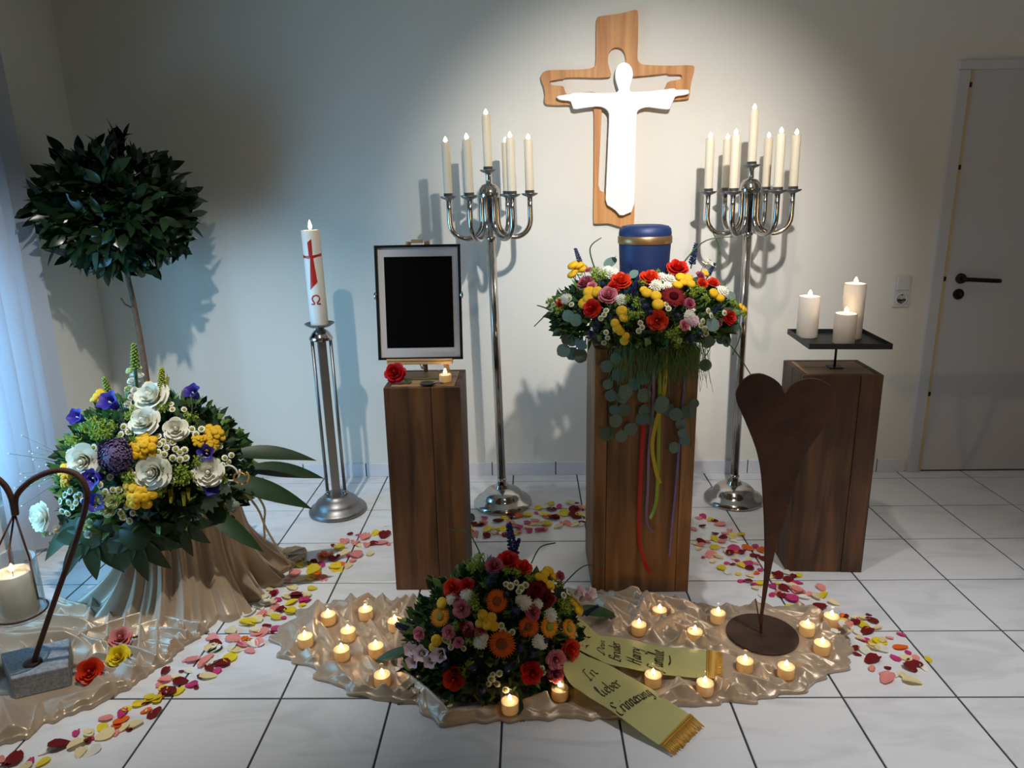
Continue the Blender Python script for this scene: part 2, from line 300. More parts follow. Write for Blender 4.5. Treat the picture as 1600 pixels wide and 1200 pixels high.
# ---- measured positions in metres
PETALS=[["R",-0.797,-0.686,0.0148],["R",-0.642,-0.697,0.034],["R",-0.674,-0.778,0.0219],["R",-0.846,-0.793,0.0126],["R",-0.81,-0.903,0.0332],["R",-0.888,-0.95,0.0273],["R",-0.885,-1.183,0.0278],["R",-0.906,-1.287,0.0219],["R",-0.869,-1.184,0.0151],["M",-0.854,-0.958,0.0245],["M",-0.975,-1.172,0.0213],["M",-0.937,-1.22,0.014],["M",-0.839,-1.224,0.0249],["M",-0.761,-0.695,0.0118],["M",-0.758,-0.887,0.0111],["P",-0.723,-0.714,0.0323],["P",-0.757,-0.768,0.0289],["P",-0.805,-0.758,0.0261],["P",-0.64,-0.77,0.0288],["P",-0.701,-0.795,0.02],["P",-0.609,-0.783,0.0144],["P",-0.728,-0.879,0.0335],["P",-0.939,-1.026,0.032],["P",-0.876,-0.877,0.0212],["P",-0.728,-0.928,0.0165],["P",-0.937,-1.274,0.022],["P",-0.97,-1.312,0.0217],["P",-0.947,-1.085,0.0157],["P",-0.814,-1.065,0.0236],["Y",-0.687,-0.683,0.0237],["Y",-0.813,-0.811,0.034],["Y",-0.869,-1.004,0.0322],["Y",-0.889,-0.973,0.0217],["Y",-0.792,-0.975,0.0325],["Y",-0.774,-0.998,0.0268],["Y",-0.835,-1.143,0.0194],["Y",-0.863,-1.064,0.0263],["Y",-0.887,-1.243,0.0222],["Y",-0.873,-1.288,0.0267],["Y",-0.84,-1.256,0.0147],["Y",-0.935,-0.965,0.019],["O",-0.85,-0.869,0.034],["O",-0.843,-1.042,0.0291],["O",-0.774,-0.951,0.0218],["O",-0.86,-0.894,0.0222],["C",-0.738,-0.794,0.0172],["C",-0.671,-0.864,0.0252],["C",-0.776,-0.862,0.0252],["C",-0.899,-1.071,0.0236],["C",-0.917,-1.135,0.0257],["C",-0.917,-1.203,0.0226],["C",-0.838,-1.191,0.0201],["C",-0.96,-1.236,0.0223],["C",-0.739,-0.967,0.0244],["C",-0.928,-0.933,0.0192],["C",-0.994,-1.148,0.0179],["W",-0.983,-1.242,0.0272],["W",-0.986,-1.274,0.0196],["W",-0.655,-0.602,0.0109],["W",-0.984,-1.209,0.02],["R",-0.147,-0.563,0.0275],["R",-0.087,-0.519,0.0278],["R",0.099,-0.439,0.0284],["R",0.107,-0.538,0.0276],["R",0.194,-0.504,0.031],["R",0.226,-0.585,0.0182],["R",0.202,-0.452,0.0283],["R",-0.194,-0.711,0.0263],["R",-0.23,-0.606,0.0211],["R",-0.111,-0.703,0.0211],["R",-0.256,-0.596,0.0212],["R",0.21,-0.535,0.0246],["R",0.223,-0.37,0.0116],["M",0.136,-0.413,0.0223],["M",-0.212,-0.532,0.0185],["M",0.026,-0.485,0.0156],["M",-0.102,-0.609,0.0151],["M",-0.016,-0.59,0.023],["M",0.041,-0.659,0.0267],["M",-0.053,-0.638,0.0239],["M",-0.008,-0.672,0.0189],["M",-0.147,-0.693,0.01],["P",0.167,-0.603,0.0271],["P",0.021,-0.561,0.0232],["P",0.056,-0.65,0.0238],["P",-0.052,-0.676,0.0207],["P",-0.074,-0.619,0.021],["P",-0.092,-0.579,0.0243],["P",0.234,-0.441,0.0284],["P",-0.245,-0.701,0.0294],["P",0.141,-0.598,0.0181],["P",0.074,-0.522,0.0247],["Y",0.04,-0.432,0.0266],["Y",-0.014,-0.5,0.028],["Y",0.091,-0.384,0.0257],["Y",-0.124,-0.544,0.0258],["Y",0.072,-0.602,0.0271],["Y",0.155,-0.493,0.0311],["Y",0.061,-0.501,0.0279],["Y",-0.189,-0.645,0.0286],["Y",-0.273,-0.635,0.024],["Y",-0.121,-0.651,0.0208],["Y",0.118,-0.518,0.0185],["Y",-0.073,-0.694,0.0165],["Y",-0.137,-0.656,0.0178],["Y",0.225,-0.504,0.0217],["O",-0.052,-0.515,0.026],["O",-0.216,-0.582,0.0274],["O",-0.272,-0.672,0.0237],["O",0.092,-0.517,0.0185],["C",-0.01,-0.629,0.0239],["C",-0.155,-0.646,0.0239],["C",-0.162,-0.684,0.0177],["C",0.016,-0.601,0.0181],["C",0.188,-0.375,0.0257],["C",0.261,-0.442,0.0252],["C",0.246,-0.515,0.0278],["C",0.122,-0.632,0.0239],["C",0.2,-0.614,0.024],["C",-0.128,-0.684,0.0177],["C",0.042,-0.601,0.0211],["W",0.226,-0.614,0.018],["W",-0.049,-0.6,0.0169],["W",0.25,-0.576,0.0182],["R",0.758,-0.636,0.0188],["R",0.797,-0.706,0.0194],["R",0.822,-0.744,0.0216],["R",0.721,-0.776,0.0214],["R",0.866,-0.877,0.0221],["R",0.909,-0.908,0.0227],["R",0.936,-0.932,0.0203],["R",0.815,-0.887,0.0252],["R",0.856,-1.008,0.0198],["R",0.822,-1.108,0.0192],["R",0.951,-1.065,0.0302],["R",0.98,-1.095,0.0213],["R",0.944,-1.159,0.0251],["R",0.917,-1.206,0.0226],["R",0.827,-0.58,0.0176],["R",1.009,-1.066,0.0194],["R",0.8,-0.976,0.0125],["R",0.937,-1.053,0.0173],["M",0.84,-0.842,0.0279],["M",0.863,-0.967,0.0223],["M",0.78,-0.969,0.0134],["M",0.827,-0.947,0.0112],["M",0.799,-1.105,0.017],["M",0.839,-1.132,0.0148],["M",0.932,-0.83,0.0186],["M",0.904,-1.144,0.0189],["M",1.005,-1.119,0.0212],["M",0.883,-1.203,0.0165],["M",0.944,-1.236,0.0244],["M",0.784,-0.538,0.0229],["M",0.697,-0.916,0.01],["M",0.894,-1.021,0.0123],["P",0.84,-0.617,0.0274],["P",0.733,-0.896,0.0297],["P",0.71,-0.812,0.0211],["P",0.839,-0.703,0.0194],["P",0.808,-0.785,0.0189],["P",0.866,-0.681,0.0171],["P",0.747,-0.787,0.0142],["P",0.986,-1.182,0.0249],["P",0.894,-0.971,0.0134],["P",0.911,-1.187,0.0186],["P",0.76,-0.55,0.0178],["P",0.714,-0.662,0.0197],["Y",0.807,-0.572,0.0192],["Y",0.904,-0.719,0.0203],["Y",0.782,-0.762,0.0238],["Y",0.765,-0.831,0.021],["Y",0.751,-1.001,0.0243],["Y",0.829,-0.986,0.0222],["Y",0.865,-1.126,0.019],["Y",0.802,-1.051,0.013],["Y",1.03,-1.066,0.0151],["Y",0.868,-0.726,0.0169],["Y",0.929,-1.124,0.0127],["O",0.899,-0.843,0.0279],["O",0.947,-0.858,0.0231],["O",0.874,-1.046,0.0152],["O",0.843,-0.877,0.0138],["C",0.759,-0.916,0.0227],["C",0.862,-0.749,0.0191],["C",0.801,-0.876,0.0184],["C",0.728,-0.949,0.018],["C",0.844,-1.064,0.0173],["C",0.835,-1.158,0.0167],["C",0.923,-1.077,0.015],["C",0.819,-0.93,0.0158],["C",0.688,-0.797,0.0165],["C",0.982,-1.142,0.0189],["C",0.695,-0.84,0.0186],["C",0.873,-0.944,0.018],["W",0.857,-0.778,0.0166],["W",0.765,-1.038,0.0174],["W",0.843,-1.208,0.0144],["W",0.988,-1.047,0.0195],["W",0.801,-0.828,0.0163],["R",1.084,-1.351,0.0243],["R",1.107,-1.383,0.0207],["R",1.17,-1.372,0.0231],["R",1.125,-1.437,0.0293],["R",1.024,-1.293,0.0286],["R",1.049,-1.529,0.0152],["R",1.075,-1.59,0.0318],["R",1.198,-1.605,0.0253],["R",1.17,-1.631,0.0229],["R",1.105,-1.628,0.0125],["R",1.176,-1.336,0.0117],["R",1.04,-1.56,0.0129],["M",1.094,-1.483,0.0186],["M",1.15,-1.58,0.0179],["M",1.23,-1.454,0.0157],["M",0.943,-1.232,0.0293],["M",0.991,-1.289,0.0143],["M",0.962,-1.28,0.0168],["M",1.204,-1.551,0.0129],["M",1.12,-1.36,0.0116],["P",0.987,-1.176,0.0299],["P",1.076,-1.684,0.0306],["P",1.026,-1.433,0.0181],["P",1.079,-1.157,0.0225],["P",1.016,-1.203,0.0173],["P",1.212,-1.581,0.0149],["P",1.182,-1.473,0.0133],["P",1.042,-1.482,0.0178],["P",1.053,-1.633,0.0159],["P",1.081,-1.661,0.0185],["Y",1.069,-1.21,0.0246],["Y",1.128,-1.4,0.0206],["Y",1.05,-1.414,0.016],["Y",1.141,-1.494,0.0243],["Y",1.25,-1.588,0.0148],["Y",0.919,-1.292,0.0239],["Y",1.111,-1.504,0.0176],["O",1.194,-1.525,0.0261],["O",1.056,-1.394,0.0115],["C",1.039,-1.498,0.0176],["C",1.036,-1.223,0.022],["C",1.105,-1.525,0.0218],["C",1.126,-1.36,0.0209],["C",1.155,-1.483,0.0199],["C",1.182,-1.581,0.0192],["C",1.144,-1.698,0.0284],["C",1.132,-1.67,0.0164],["C",1.083,-1.262,0.0217],["C",1.169,-1.417,0.0182],["C",1.152,-1.36,0.0209],["C",1.085,-1.477,0.0156],["W",1.071,-1.545,0.0238],["W",1.035,-1.461,0.0201],["W",1.214,-1.629,0.0167],["W",1.09,-1.445,0.018],["W",0.991,-1.223,0.0196],["W",1.113,-1.661,0.0165],["W",1.001,-1.477,0.02],["W",1.128,-1.535,0.0217],["R",-0.973,-1.178,0.0197],["R",-0.879,-1.19,0.028],["R",-0.906,-1.287,0.0227],["R",-1.062,-1.486,0.0201],["R",-0.924,-1.391,0.0166],["R",-0.894,-1.426,0.0103],["R",-1.029,-1.623,0.0247],["R",-0.999,-1.601,0.0278],["R",-1.163,-1.638,0.0227],["R",-1.092,-1.686,0.0241],["R",-1.109,-1.733,0.0282],["R",-1.04,-1.665,0.014],["R",-1.114,-1.636,0.01],["R",-1.031,-1.714,0.01],["M",-0.884,-1.404,0.0217],["M",-0.843,-1.224,0.0249],["M",-0.94,-1.219,0.0155],["M",-1.05,-1.703,0.0207],["M",-0.998,-1.637,0.0165],["M",-0.883,-1.339,0.0133],["M",-0.982,-1.496,0.015],["P",-0.934,-1.273,0.0245],["P",-0.97,-1.314,0.0214],["P",-1.015,-1.466,0.0278],["P",-0.926,-1.429,0.0256],["P",-1.087,-1.459,0.0254],["P",-0.971,-1.496,0.025],["P",-1.099,-1.573,0.0291],["P",-1.058,-1.571,0.0291],["P",-1.147,-1.678,0.0233],["P",-0.933,-1.531,0.0222],["P",-0.918,-1.484,0.0226],["P",-1.151,-1.698,0.0184],["P",-1.062,-1.604,0.0192],["P",-0.946,-1.435,0.0205],["P",-1.124,-1.581,0.0121],["Y",-0.871,-1.298,0.0296],["Y",-0.903,-1.335,0.0292],["Y",-0.882,-1.238,0.022],["Y",-0.999,-1.371,0.0315],["Y",-0.983,-1.565,0.0292],["Y",-1.076,-1.731,0.0204],["Y",-1.125,-1.772,0.0201],["Y",-0.841,-1.256,0.0137],["Y",-1.131,-1.718,0.016],["O",-0.961,-1.466,0.0177],["O",-1.122,-1.743,0.0136],["O",-0.977,-1.46,0.0152],["C",-1.039,-1.416,0.0284],["C",-0.94,-1.311,0.0241],["C",-1.016,-1.663,0.028],["C",-1.118,-1.667,0.0187],["C",-0.993,-1.204,0.0223],["C",-0.957,-1.416,0.0232],["C",-0.978,-1.525,0.0247],["C",-1.068,-1.513,0.0249],["C",-0.976,-1.351,0.0264],["C",-1.013,-1.364,0.0263],["C",-0.847,-1.183,0.0196],["W",-1.016,-1.304,0.0269],["W",-0.986,-1.248,0.0302],["W",-1.056,-1.525,0.0247],["W",-0.919,-1.197,0.0223],["W",-1.091,-1.631,0.019],["W",-0.935,-1.496,0.0225],["W",-0.913,-1.496,0.0175],["W",-0.999,-1.508,0.0249],["W",-1.028,-1.593,0.0217],["W",-0.998,-1.269,0.0218],["K",-1.041,-1.519,0.0173],["K",-1.062,-1.528,0.0148],["K",-0.28,-0.53,0.034],["R",-1.397,-2.003,0.0334],["R",-1.304,-1.961,0.03],["R",-1.103,-1.827,0.0255],["R",-1.152,-1.784,0.013],["R",-1.235,-1.94,0.0129],["R",-1.404,-2.029,0.0116],["R",-1.144,-1.895,0.01],["R",-1.117,-1.74,0.0177],["M",-1.197,-1.829,0.0212],["M",-1.286,-1.909,0.0156],["M",-1.347,-2.014,0.0156],["M",-1.229,-1.928,0.0102],["P",-1.236,-1.851,0.0202],["P",-1.432,-2.009,0.0157],["P",-1.172,-1.91,0.0123],["P",-1.12,-1.747,0.0154],["Y",-1.195,-1.807,0.0163],["Y",-1.169,-1.791,0.0194],["Y",-1.138,-1.768,0.0262],["Y",-1.226,-1.885,0.0186],["Y",-1.311,-2.018,0.0195],["Y",-1.154,-1.761,0.0175],["O",-1.185,-1.859,0.023],["O",-1.133,-1.818,0.0171],["O",-1.189,-1.881,0.0158],["O",-1.123,-1.761,0.0153],["C",-1.252,-1.909,0.0246],["C",-1.256,-1.953,0.0281],["C",-1.137,-1.876,0.0249],["C",-1.2,-1.918,0.0265],["C",-1.349,-2.034,0.0174],["C",-1.23,-1.981,0.0198],["C",-1.165,-1.889,0.0207],["W",-1.201,-1.977,0.0238],["W",-1.331,-1.98,0.0178],["W",-1.124,-1.816,0.0149],["W",-1.253,-1.901,0.0144]]
LEFT=[["white_rose",-1.271,-1.27,0.801,0.14,-0.62,0.78,0.0518],["white_rose",-1.266,-1.346,0.739,0.14,-0.77,0.63,0.0485],["white_rose",-1.175,-1.331,0.708,0.28,-0.76,0.59,0.0362],["white_rose",-1.45,-1.41,0.631,-0.12,-0.89,0.43,0.0479],["white_rose",-1.226,-1.411,0.588,0.19,-0.91,0.37,0.0501],["white_rose",-1.083,-1.338,0.558,0.45,-0.82,0.34,0.0431],["white_rose",-1.682,-1.333,0.399,-0.53,-0.85,0.06,0.0441],["button_cluster",-1.448,-1.265,0.804,-0.14,-0.61,0.78,0.0325],["button_cluster",-1.257,-1.389,0.671,0.15,-0.85,0.5,0.0418],["button_cluster",-1.272,-1.433,0.522,0.12,-0.96,0.26,0.048],["button_cluster",-1.524,-1.4,0.591,-0.24,-0.9,0.37,0.0252],["button_cluster",-1.526,-1.406,0.561,-0.24,-0.91,0.33,0.021],["button_cluster",-1.078,-1.275,0.667,0.48,-0.67,0.57,0.0349],["button_cluster",-1.112,-1.317,0.663,0.39,-0.75,0.53,0.0193],["button_cluster",-1.078,-1.299,0.638,0.47,-0.73,0.5,0.0217],["button_cluster",-1.308,-1.218,0.829,0.08,-0.5,0.86,0.0198],["bluebell",-1.397,-1.299,0.792,-0.06,-0.67,0.74,0.0321],["bluebell",-1.506,-1.315,0.748,-0.22,-0.72,0.66,0.0257],["bluebell",-1.41,-1.431,0.58,-0.07,-0.94,0.35,0.0312],["bluebell",-1.413,-1.439,0.51,-0.07,-0.97,0.24,0.0313],["bluebell",-1.086,-1.32,0.617,0.45,-0.77,0.45,0.0259],["bluebell",-1.082,-1.344,0.508,0.46,-0.85,0.25,0.0259],["bluebell",-1.427,-1.431,0.566,-0.09,-0.94,0.33,0.0208],["bluebell",-1.169,-1.184,0.79,0.34,-0.43,0.84,0.0268],["purple_mound",-1.338,-1.413,0.647,0.03,-0.89,0.45,0.056],["purple_mound",-1.361,-1.408,0.661,0.0,-0.88,0.48,0.0374],["daisy",-1.496,-1.381,0.667,-0.19,-0.85,0.5,0.0126],["daisy",-1.516,-1.382,0.649,-0.22,-0.85,0.47,0.0126],["daisy",-1.33,-1.364,0.731,0.04,-0.8,0.6,0.0126],["daisy",-1.312,-1.373,0.716,0.07,-0.82,0.57,0.0126],["daisy",-1.334,-1.38,0.71,0.04,-0.83,0.56,0.0125],["daisy",-1.134,-1.306,0.701,0.36,-0.72,0.6,0.0129],["daisy",-1.121,-1.31,0.684,0.38,-0.73,0.57,0.0129],["daisy",-1.11,-1.287,0.695,0.41,-0.68,0.6,0.013],["daisy",-1.09,-1.313,0.638,0.44,-0.75,0.49,0.0129],["daisy",-1.124,-1.369,0.566,0.36,-0.87,0.34,0.0128],["daisy",-1.112,-1.364,0.545,0.39,-0.87,0.31,0.0128],["daisy",-1.177,-1.4,0.555,0.27,-0.91,0.32,0.0126],["daisy",-1.191,-1.403,0.569,0.24,-0.91,0.34,0.0126],["daisy",-1.299,-1.425,0.601,0.08,-0.92,0.38,0.0125],["daisy",-1.285,-1.426,0.586,0.1,-0.93,0.36,0.0125],["daisy",-1.313,-1.43,0.587,0.06,-0.93,0.36,0.0124],["daisy",-1.052,-1.302,0.567,0.53,-0.76,0.37,0.0131],["daisy",-1.062,-1.309,0.584,0.5,-0.77,0.4,0.013],["daisy",-1.42,-1.398,0.672,-0.08,-0.86,0.5,0.0125],["daisy",-1.221,-1.363,0.696,0.2,-0.81,0.55,0.0126],["daisy",-1.206,-1.367,0.679,0.22,-0.82,0.52,0.0126],["daisy",-1.214,-1.375,0.673,0.21,-0.83,0.51,0.0126],["daisy",-1.192,-1.36,0.681,0.25,-0.81,0.53,0.0127],["daisy",-1.178,-1.358,0.673,0.27,-0.81,0.52,0.0127],["daisy",-1.216,-1.387,0.65,0.21,-0.86,0.47,0.0126],["daisy",-1.199,-1.384,0.641,0.23,-0.86,0.46,0.0126],["daisy",-1.175,-1.379,0.626,0.27,-0.86,0.44,0.0126],["daisy",-1.156,-1.363,0.64,0.3,-0.83,0.47,0.0127],["daisy",-1.145,-1.354,0.644,0.33,-0.82,0.48,0.0127],["daisy",-1.14,-1.362,0.619,0.33,-0.84,0.43,0.0127],["daisy",-1.155,-1.372,0.618,0.3,-0.85,0.43,0.0127],["daisy",-1.203,-1.395,0.618,0.22,-0.88,0.42,0.0126],["daisy",-1.195,-1.373,0.66,0.24,-0.84,0.49,0.0126],["daisy",-1.169,-1.364,0.652,0.28,-0.83,0.49,0.0127],["daisy",-1.075,-1.284,0.654,0.48,-0.69,0.54,0.0131],["daisy",-1.059,-1.28,0.631,0.52,-0.69,0.5,0.0131],["daisy",-1.361,-1.433,0.582,0.0,-0.94,0.35,0.0124],["daisy",-1.396,-1.436,0.557,-0.05,-0.95,0.31,0.0125],["daisy",-1.354,-1.44,0.542,0.01,-0.96,0.29,0.0125],["daisy",-1.335,-1.439,0.541,0.03,-0.96,0.29,0.0125],["daisy",-1.38,-1.44,0.535,-0.03,-0.96,0.28,0.0125],["daisy",-1.514,-1.415,0.526,-0.22,-0.94,0.27,0.0126],["daisy",-1.492,-1.422,0.51,-0.19,-0.95,0.24,0.0126],["daisy",-1.497,-1.421,0.488,-0.2,-0.96,0.21,0.0126],["daisy",-1.475,-1.427,0.519,-0.16,-0.95,0.25,0.0126],["daisy",-1.571,-1.389,0.48,-0.32,-0.93,0.19,0.0128],["daisy",-1.576,-1.381,0.44,-0.34,-0.93,0.12,0.0129],["daisy",-1.529,-1.409,0.484,-0.25,-0.95,0.2,0.0127],["daisy",-1.352,-1.442,0.503,0.01,-0.97,0.23,0.0125],["daisy",-1.32,-1.44,0.481,0.06,-0.98,0.19,0.0125],["daisy",-1.304,-1.436,0.456,0.08,-0.98,0.15,0.0126],["daisy",-1.338,-1.437,0.443,0.03,-0.99,0.13,0.0126],["daisy",-1.361,-1.441,0.487,0.0,-0.98,0.2,0.0125],["daisy",-1.54,-1.405,0.51,-0.27,-0.93,0.24,0.0127],["daisy",-1.515,-1.414,0.471,-0.23,-0.96,0.18,0.0127],["daisy",-1.55,-1.395,0.439,-0.29,-0.95,0.12,0.0129],["daisy",-1.466,-1.43,0.499,-0.15,-0.96,0.22,0.0126],["daisy",-1.211,-1.271,0.779,0.24,-0.62,0.74,0.0108],["daisy",-1.201,-1.286,0.765,0.25,-0.66,0.71,0.0108],["daisy",-1.17,-1.268,0.759,0.31,-0.62,0.72,0.0108],["daisy",-1.341,-1.439,0.458,0.03,-0.99,0.16,0.0126],["daisy",-1.377,-1.44,0.466,-0.02,-0.99,0.17,0.0126],["daisy",-1.321,-1.433,0.427,0.06,-0.99,0.11,0.0126],["daisy",-1.633,-1.32,0.365,-0.5,-0.87,-0.03,0.0133],["daisy",-1.045,-1.284,0.589,0.55,-0.72,0.42,0.011],["daisy",-1.036,-1.278,0.572,0.58,-0.71,0.39,0.011],["daisy",-1.049,-1.298,0.568,0.54,-0.75,0.38,0.0109],["daisy",-1.031,-1.261,0.59,0.6,-0.67,0.43,0.0111],["lisianthus",-1.39,-1.44,0.517,-0.04,-0.97,0.25,0.0271],["lisianthus",-1.363,-1.442,0.501,0.0,-0.97,0.22,0.025],["lisianthus",-1.407,-1.439,0.482,-0.07,-0.98,0.19,0.0272],["lisianthus",-1.382,-1.44,0.47,-0.03,-0.98,0.18,0.0251],["lisianthus",-1.436,-1.435,0.48,-0.11,-0.98,0.19,0.0231],["lime_sprig",-1.5,-1.369,0.685,-0.2,-0.82,0.53,0.0274],["lime_sprig",-1.142,-1.279,0.732,0.35,-0.66,0.67,0.026],["lime_sprig",-1.23,-1.294,0.772,0.2,-0.67,0.71,0.0236],["lime_sprig",-1.284,-1.386,0.689,0.11,-0.84,0.53,0.023],["lime_sprig",-1.19,-1.395,0.6,0.24,-0.89,0.39,0.0252],["lime_sprig",-1.108,-1.345,0.603,0.4,-0.82,0.42,0.0235],["lime_sprig",-1.299,-1.43,0.58,0.08,-0.93,0.35,0.0249],["lime_sprig",-1.336,-1.441,0.517,0.03,-0.97,0.25,0.0229],["lime_sprig",-1.052,-1.311,0.53,0.53,-0.79,0.3,0.024],["lime_sprig",-1.465,-1.417,0.6,-0.15,-0.91,0.38,0.0209],["lime_sprig",-1.216,-1.418,0.529,0.21,-0.94,0.27,0.0251],["lime_sprig",-1.308,-1.342,0.754,0.08,-0.76,0.65,0.0232],["lime_sprig",-1.438,-1.348,0.741,-0.11,-0.77,0.63,0.0274],["lime_sprig",-1.402,-1.365,0.728,-0.06,-0.8,0.6,0.0294],["lime_sprig",-1.377,-1.38,0.71,-0.02,-0.83,0.56,0.0251],["lime_sprig",-1.415,-1.377,0.71,-0.08,-0.82,0.56,0.0251],["lime_sprig",-1.364,-1.365,0.732,-0.01,-0.8,0.6,0.0231],["lime_sprig",-1.15,-1.38,0.582,0.31,-0.88,0.37,0.0275],["lime_sprig",-1.138,-1.379,0.558,0.33,-0.88,0.33,0.0254],["lime_sprig",-1.156,-1.39,0.551,0.3,-0.9,0.31,0.0232],["lime_sprig",-1.335,-1.391,0.691,0.04,-0.85,0.53,0.0188],["lime_sprig",-1.469,-1.355,0.721,-0.16,-0.79,0.59,0.019],["goldenrod",-1.151,-1.391,0.491,0.32,-0.92,0.21,0.0234],["goldenrod",-1.185,-1.407,0.508,0.26,-0.94,0.24,0.0232],["goldenrod",-1.137,-1.383,0.506,0.34,-0.91,0.24,0.0192],["goldenrod",-1.268,-1.163,0.83,0.16,-0.37,0.92,0.0224],["silver_leaf",-1.069,-1.326,0.452,0.51,-0.85,0.14,0.0394],["silver_leaf",-1.055,-1.299,0.415,0.57,-0.82,0.07,0.0355],["silver_leaf",-1.089,-1.337,0.42,0.47,-0.88,0.08,0.035],["silver_leaf",-1.057,-1.317,0.472,0.53,-0.82,0.18,0.0307],["snap_floret",-1.423,-1.113,0.856,-0.11,-0.25,0.96,0.016],["snap_floret",-1.41,-1.11,0.843,-0.09,-0.24,0.97,0.0183],["snap_floret",-1.379,-1.188,0.838,-0.03,-0.43,0.9,0.0178],["snap_floret",-1.362,-1.242,0.824,0.0,-0.55,0.83,0.0174],["snap_floret",-1.335,-1.279,0.806,0.04,-0.63,0.77,0.0151],["snap_floret",-1.337,-1.306,0.789,0.03,-0.69,0.73,0.0149],["snap_floret",-1.398,-1.104,0.865,-0.06,-0.23,0.97,0.016],["snap_floret",-1.401,-1.103,0.888,-0.06,-0.23,0.97,0.0137],["snap_floret",-1.394,-1.105,0.837,-0.06,-0.22,0.97,0.0161],["snap_floret",-1.318,-1.315,0.78,0.06,-0.7,0.71,0.0128],["snap_floret",-1.346,-1.21,0.834,0.02,-0.48,0.88,0.0154],["snap_floret",-1.339,-1.249,0.821,0.03,-0.57,0.82,0.0152],["snap_floret",-1.489,-1.407,0.392,-0.2,-0.98,0.04,0.015],["snap_floret",-1.492,-1.395,0.362,-0.21,-0.98,-0.02,0.0151],["snap_floret",-1.545,-1.344,0.311,-0.33,-0.93,-0.14,0.0155],["snap_floret",-1.567,-1.325,0.276,-0.38,-0.9,-0.21,0.0134],["snap_floret",-1.57,-1.336,0.257,-0.36,-0.91,-0.22,0.0112],["snap_floret",-1.576,-1.346,0.243,-0.35,-0.91,-0.23,0.0111],["snap_floret",-1.462,-1.421,0.415,-0.15,-0.99,0.08,0.017],["snap_floret",-1.641,-1.33,0.35,-0.48,-0.87,-0.05,0.0177],["snap_floret",-1.657,-1.342,0.342,-0.48,-0.88,-0.04,0.0155],["snap_floret",-1.672,-1.351,0.342,-0.48,-0.87,-0.03,0.0132]]
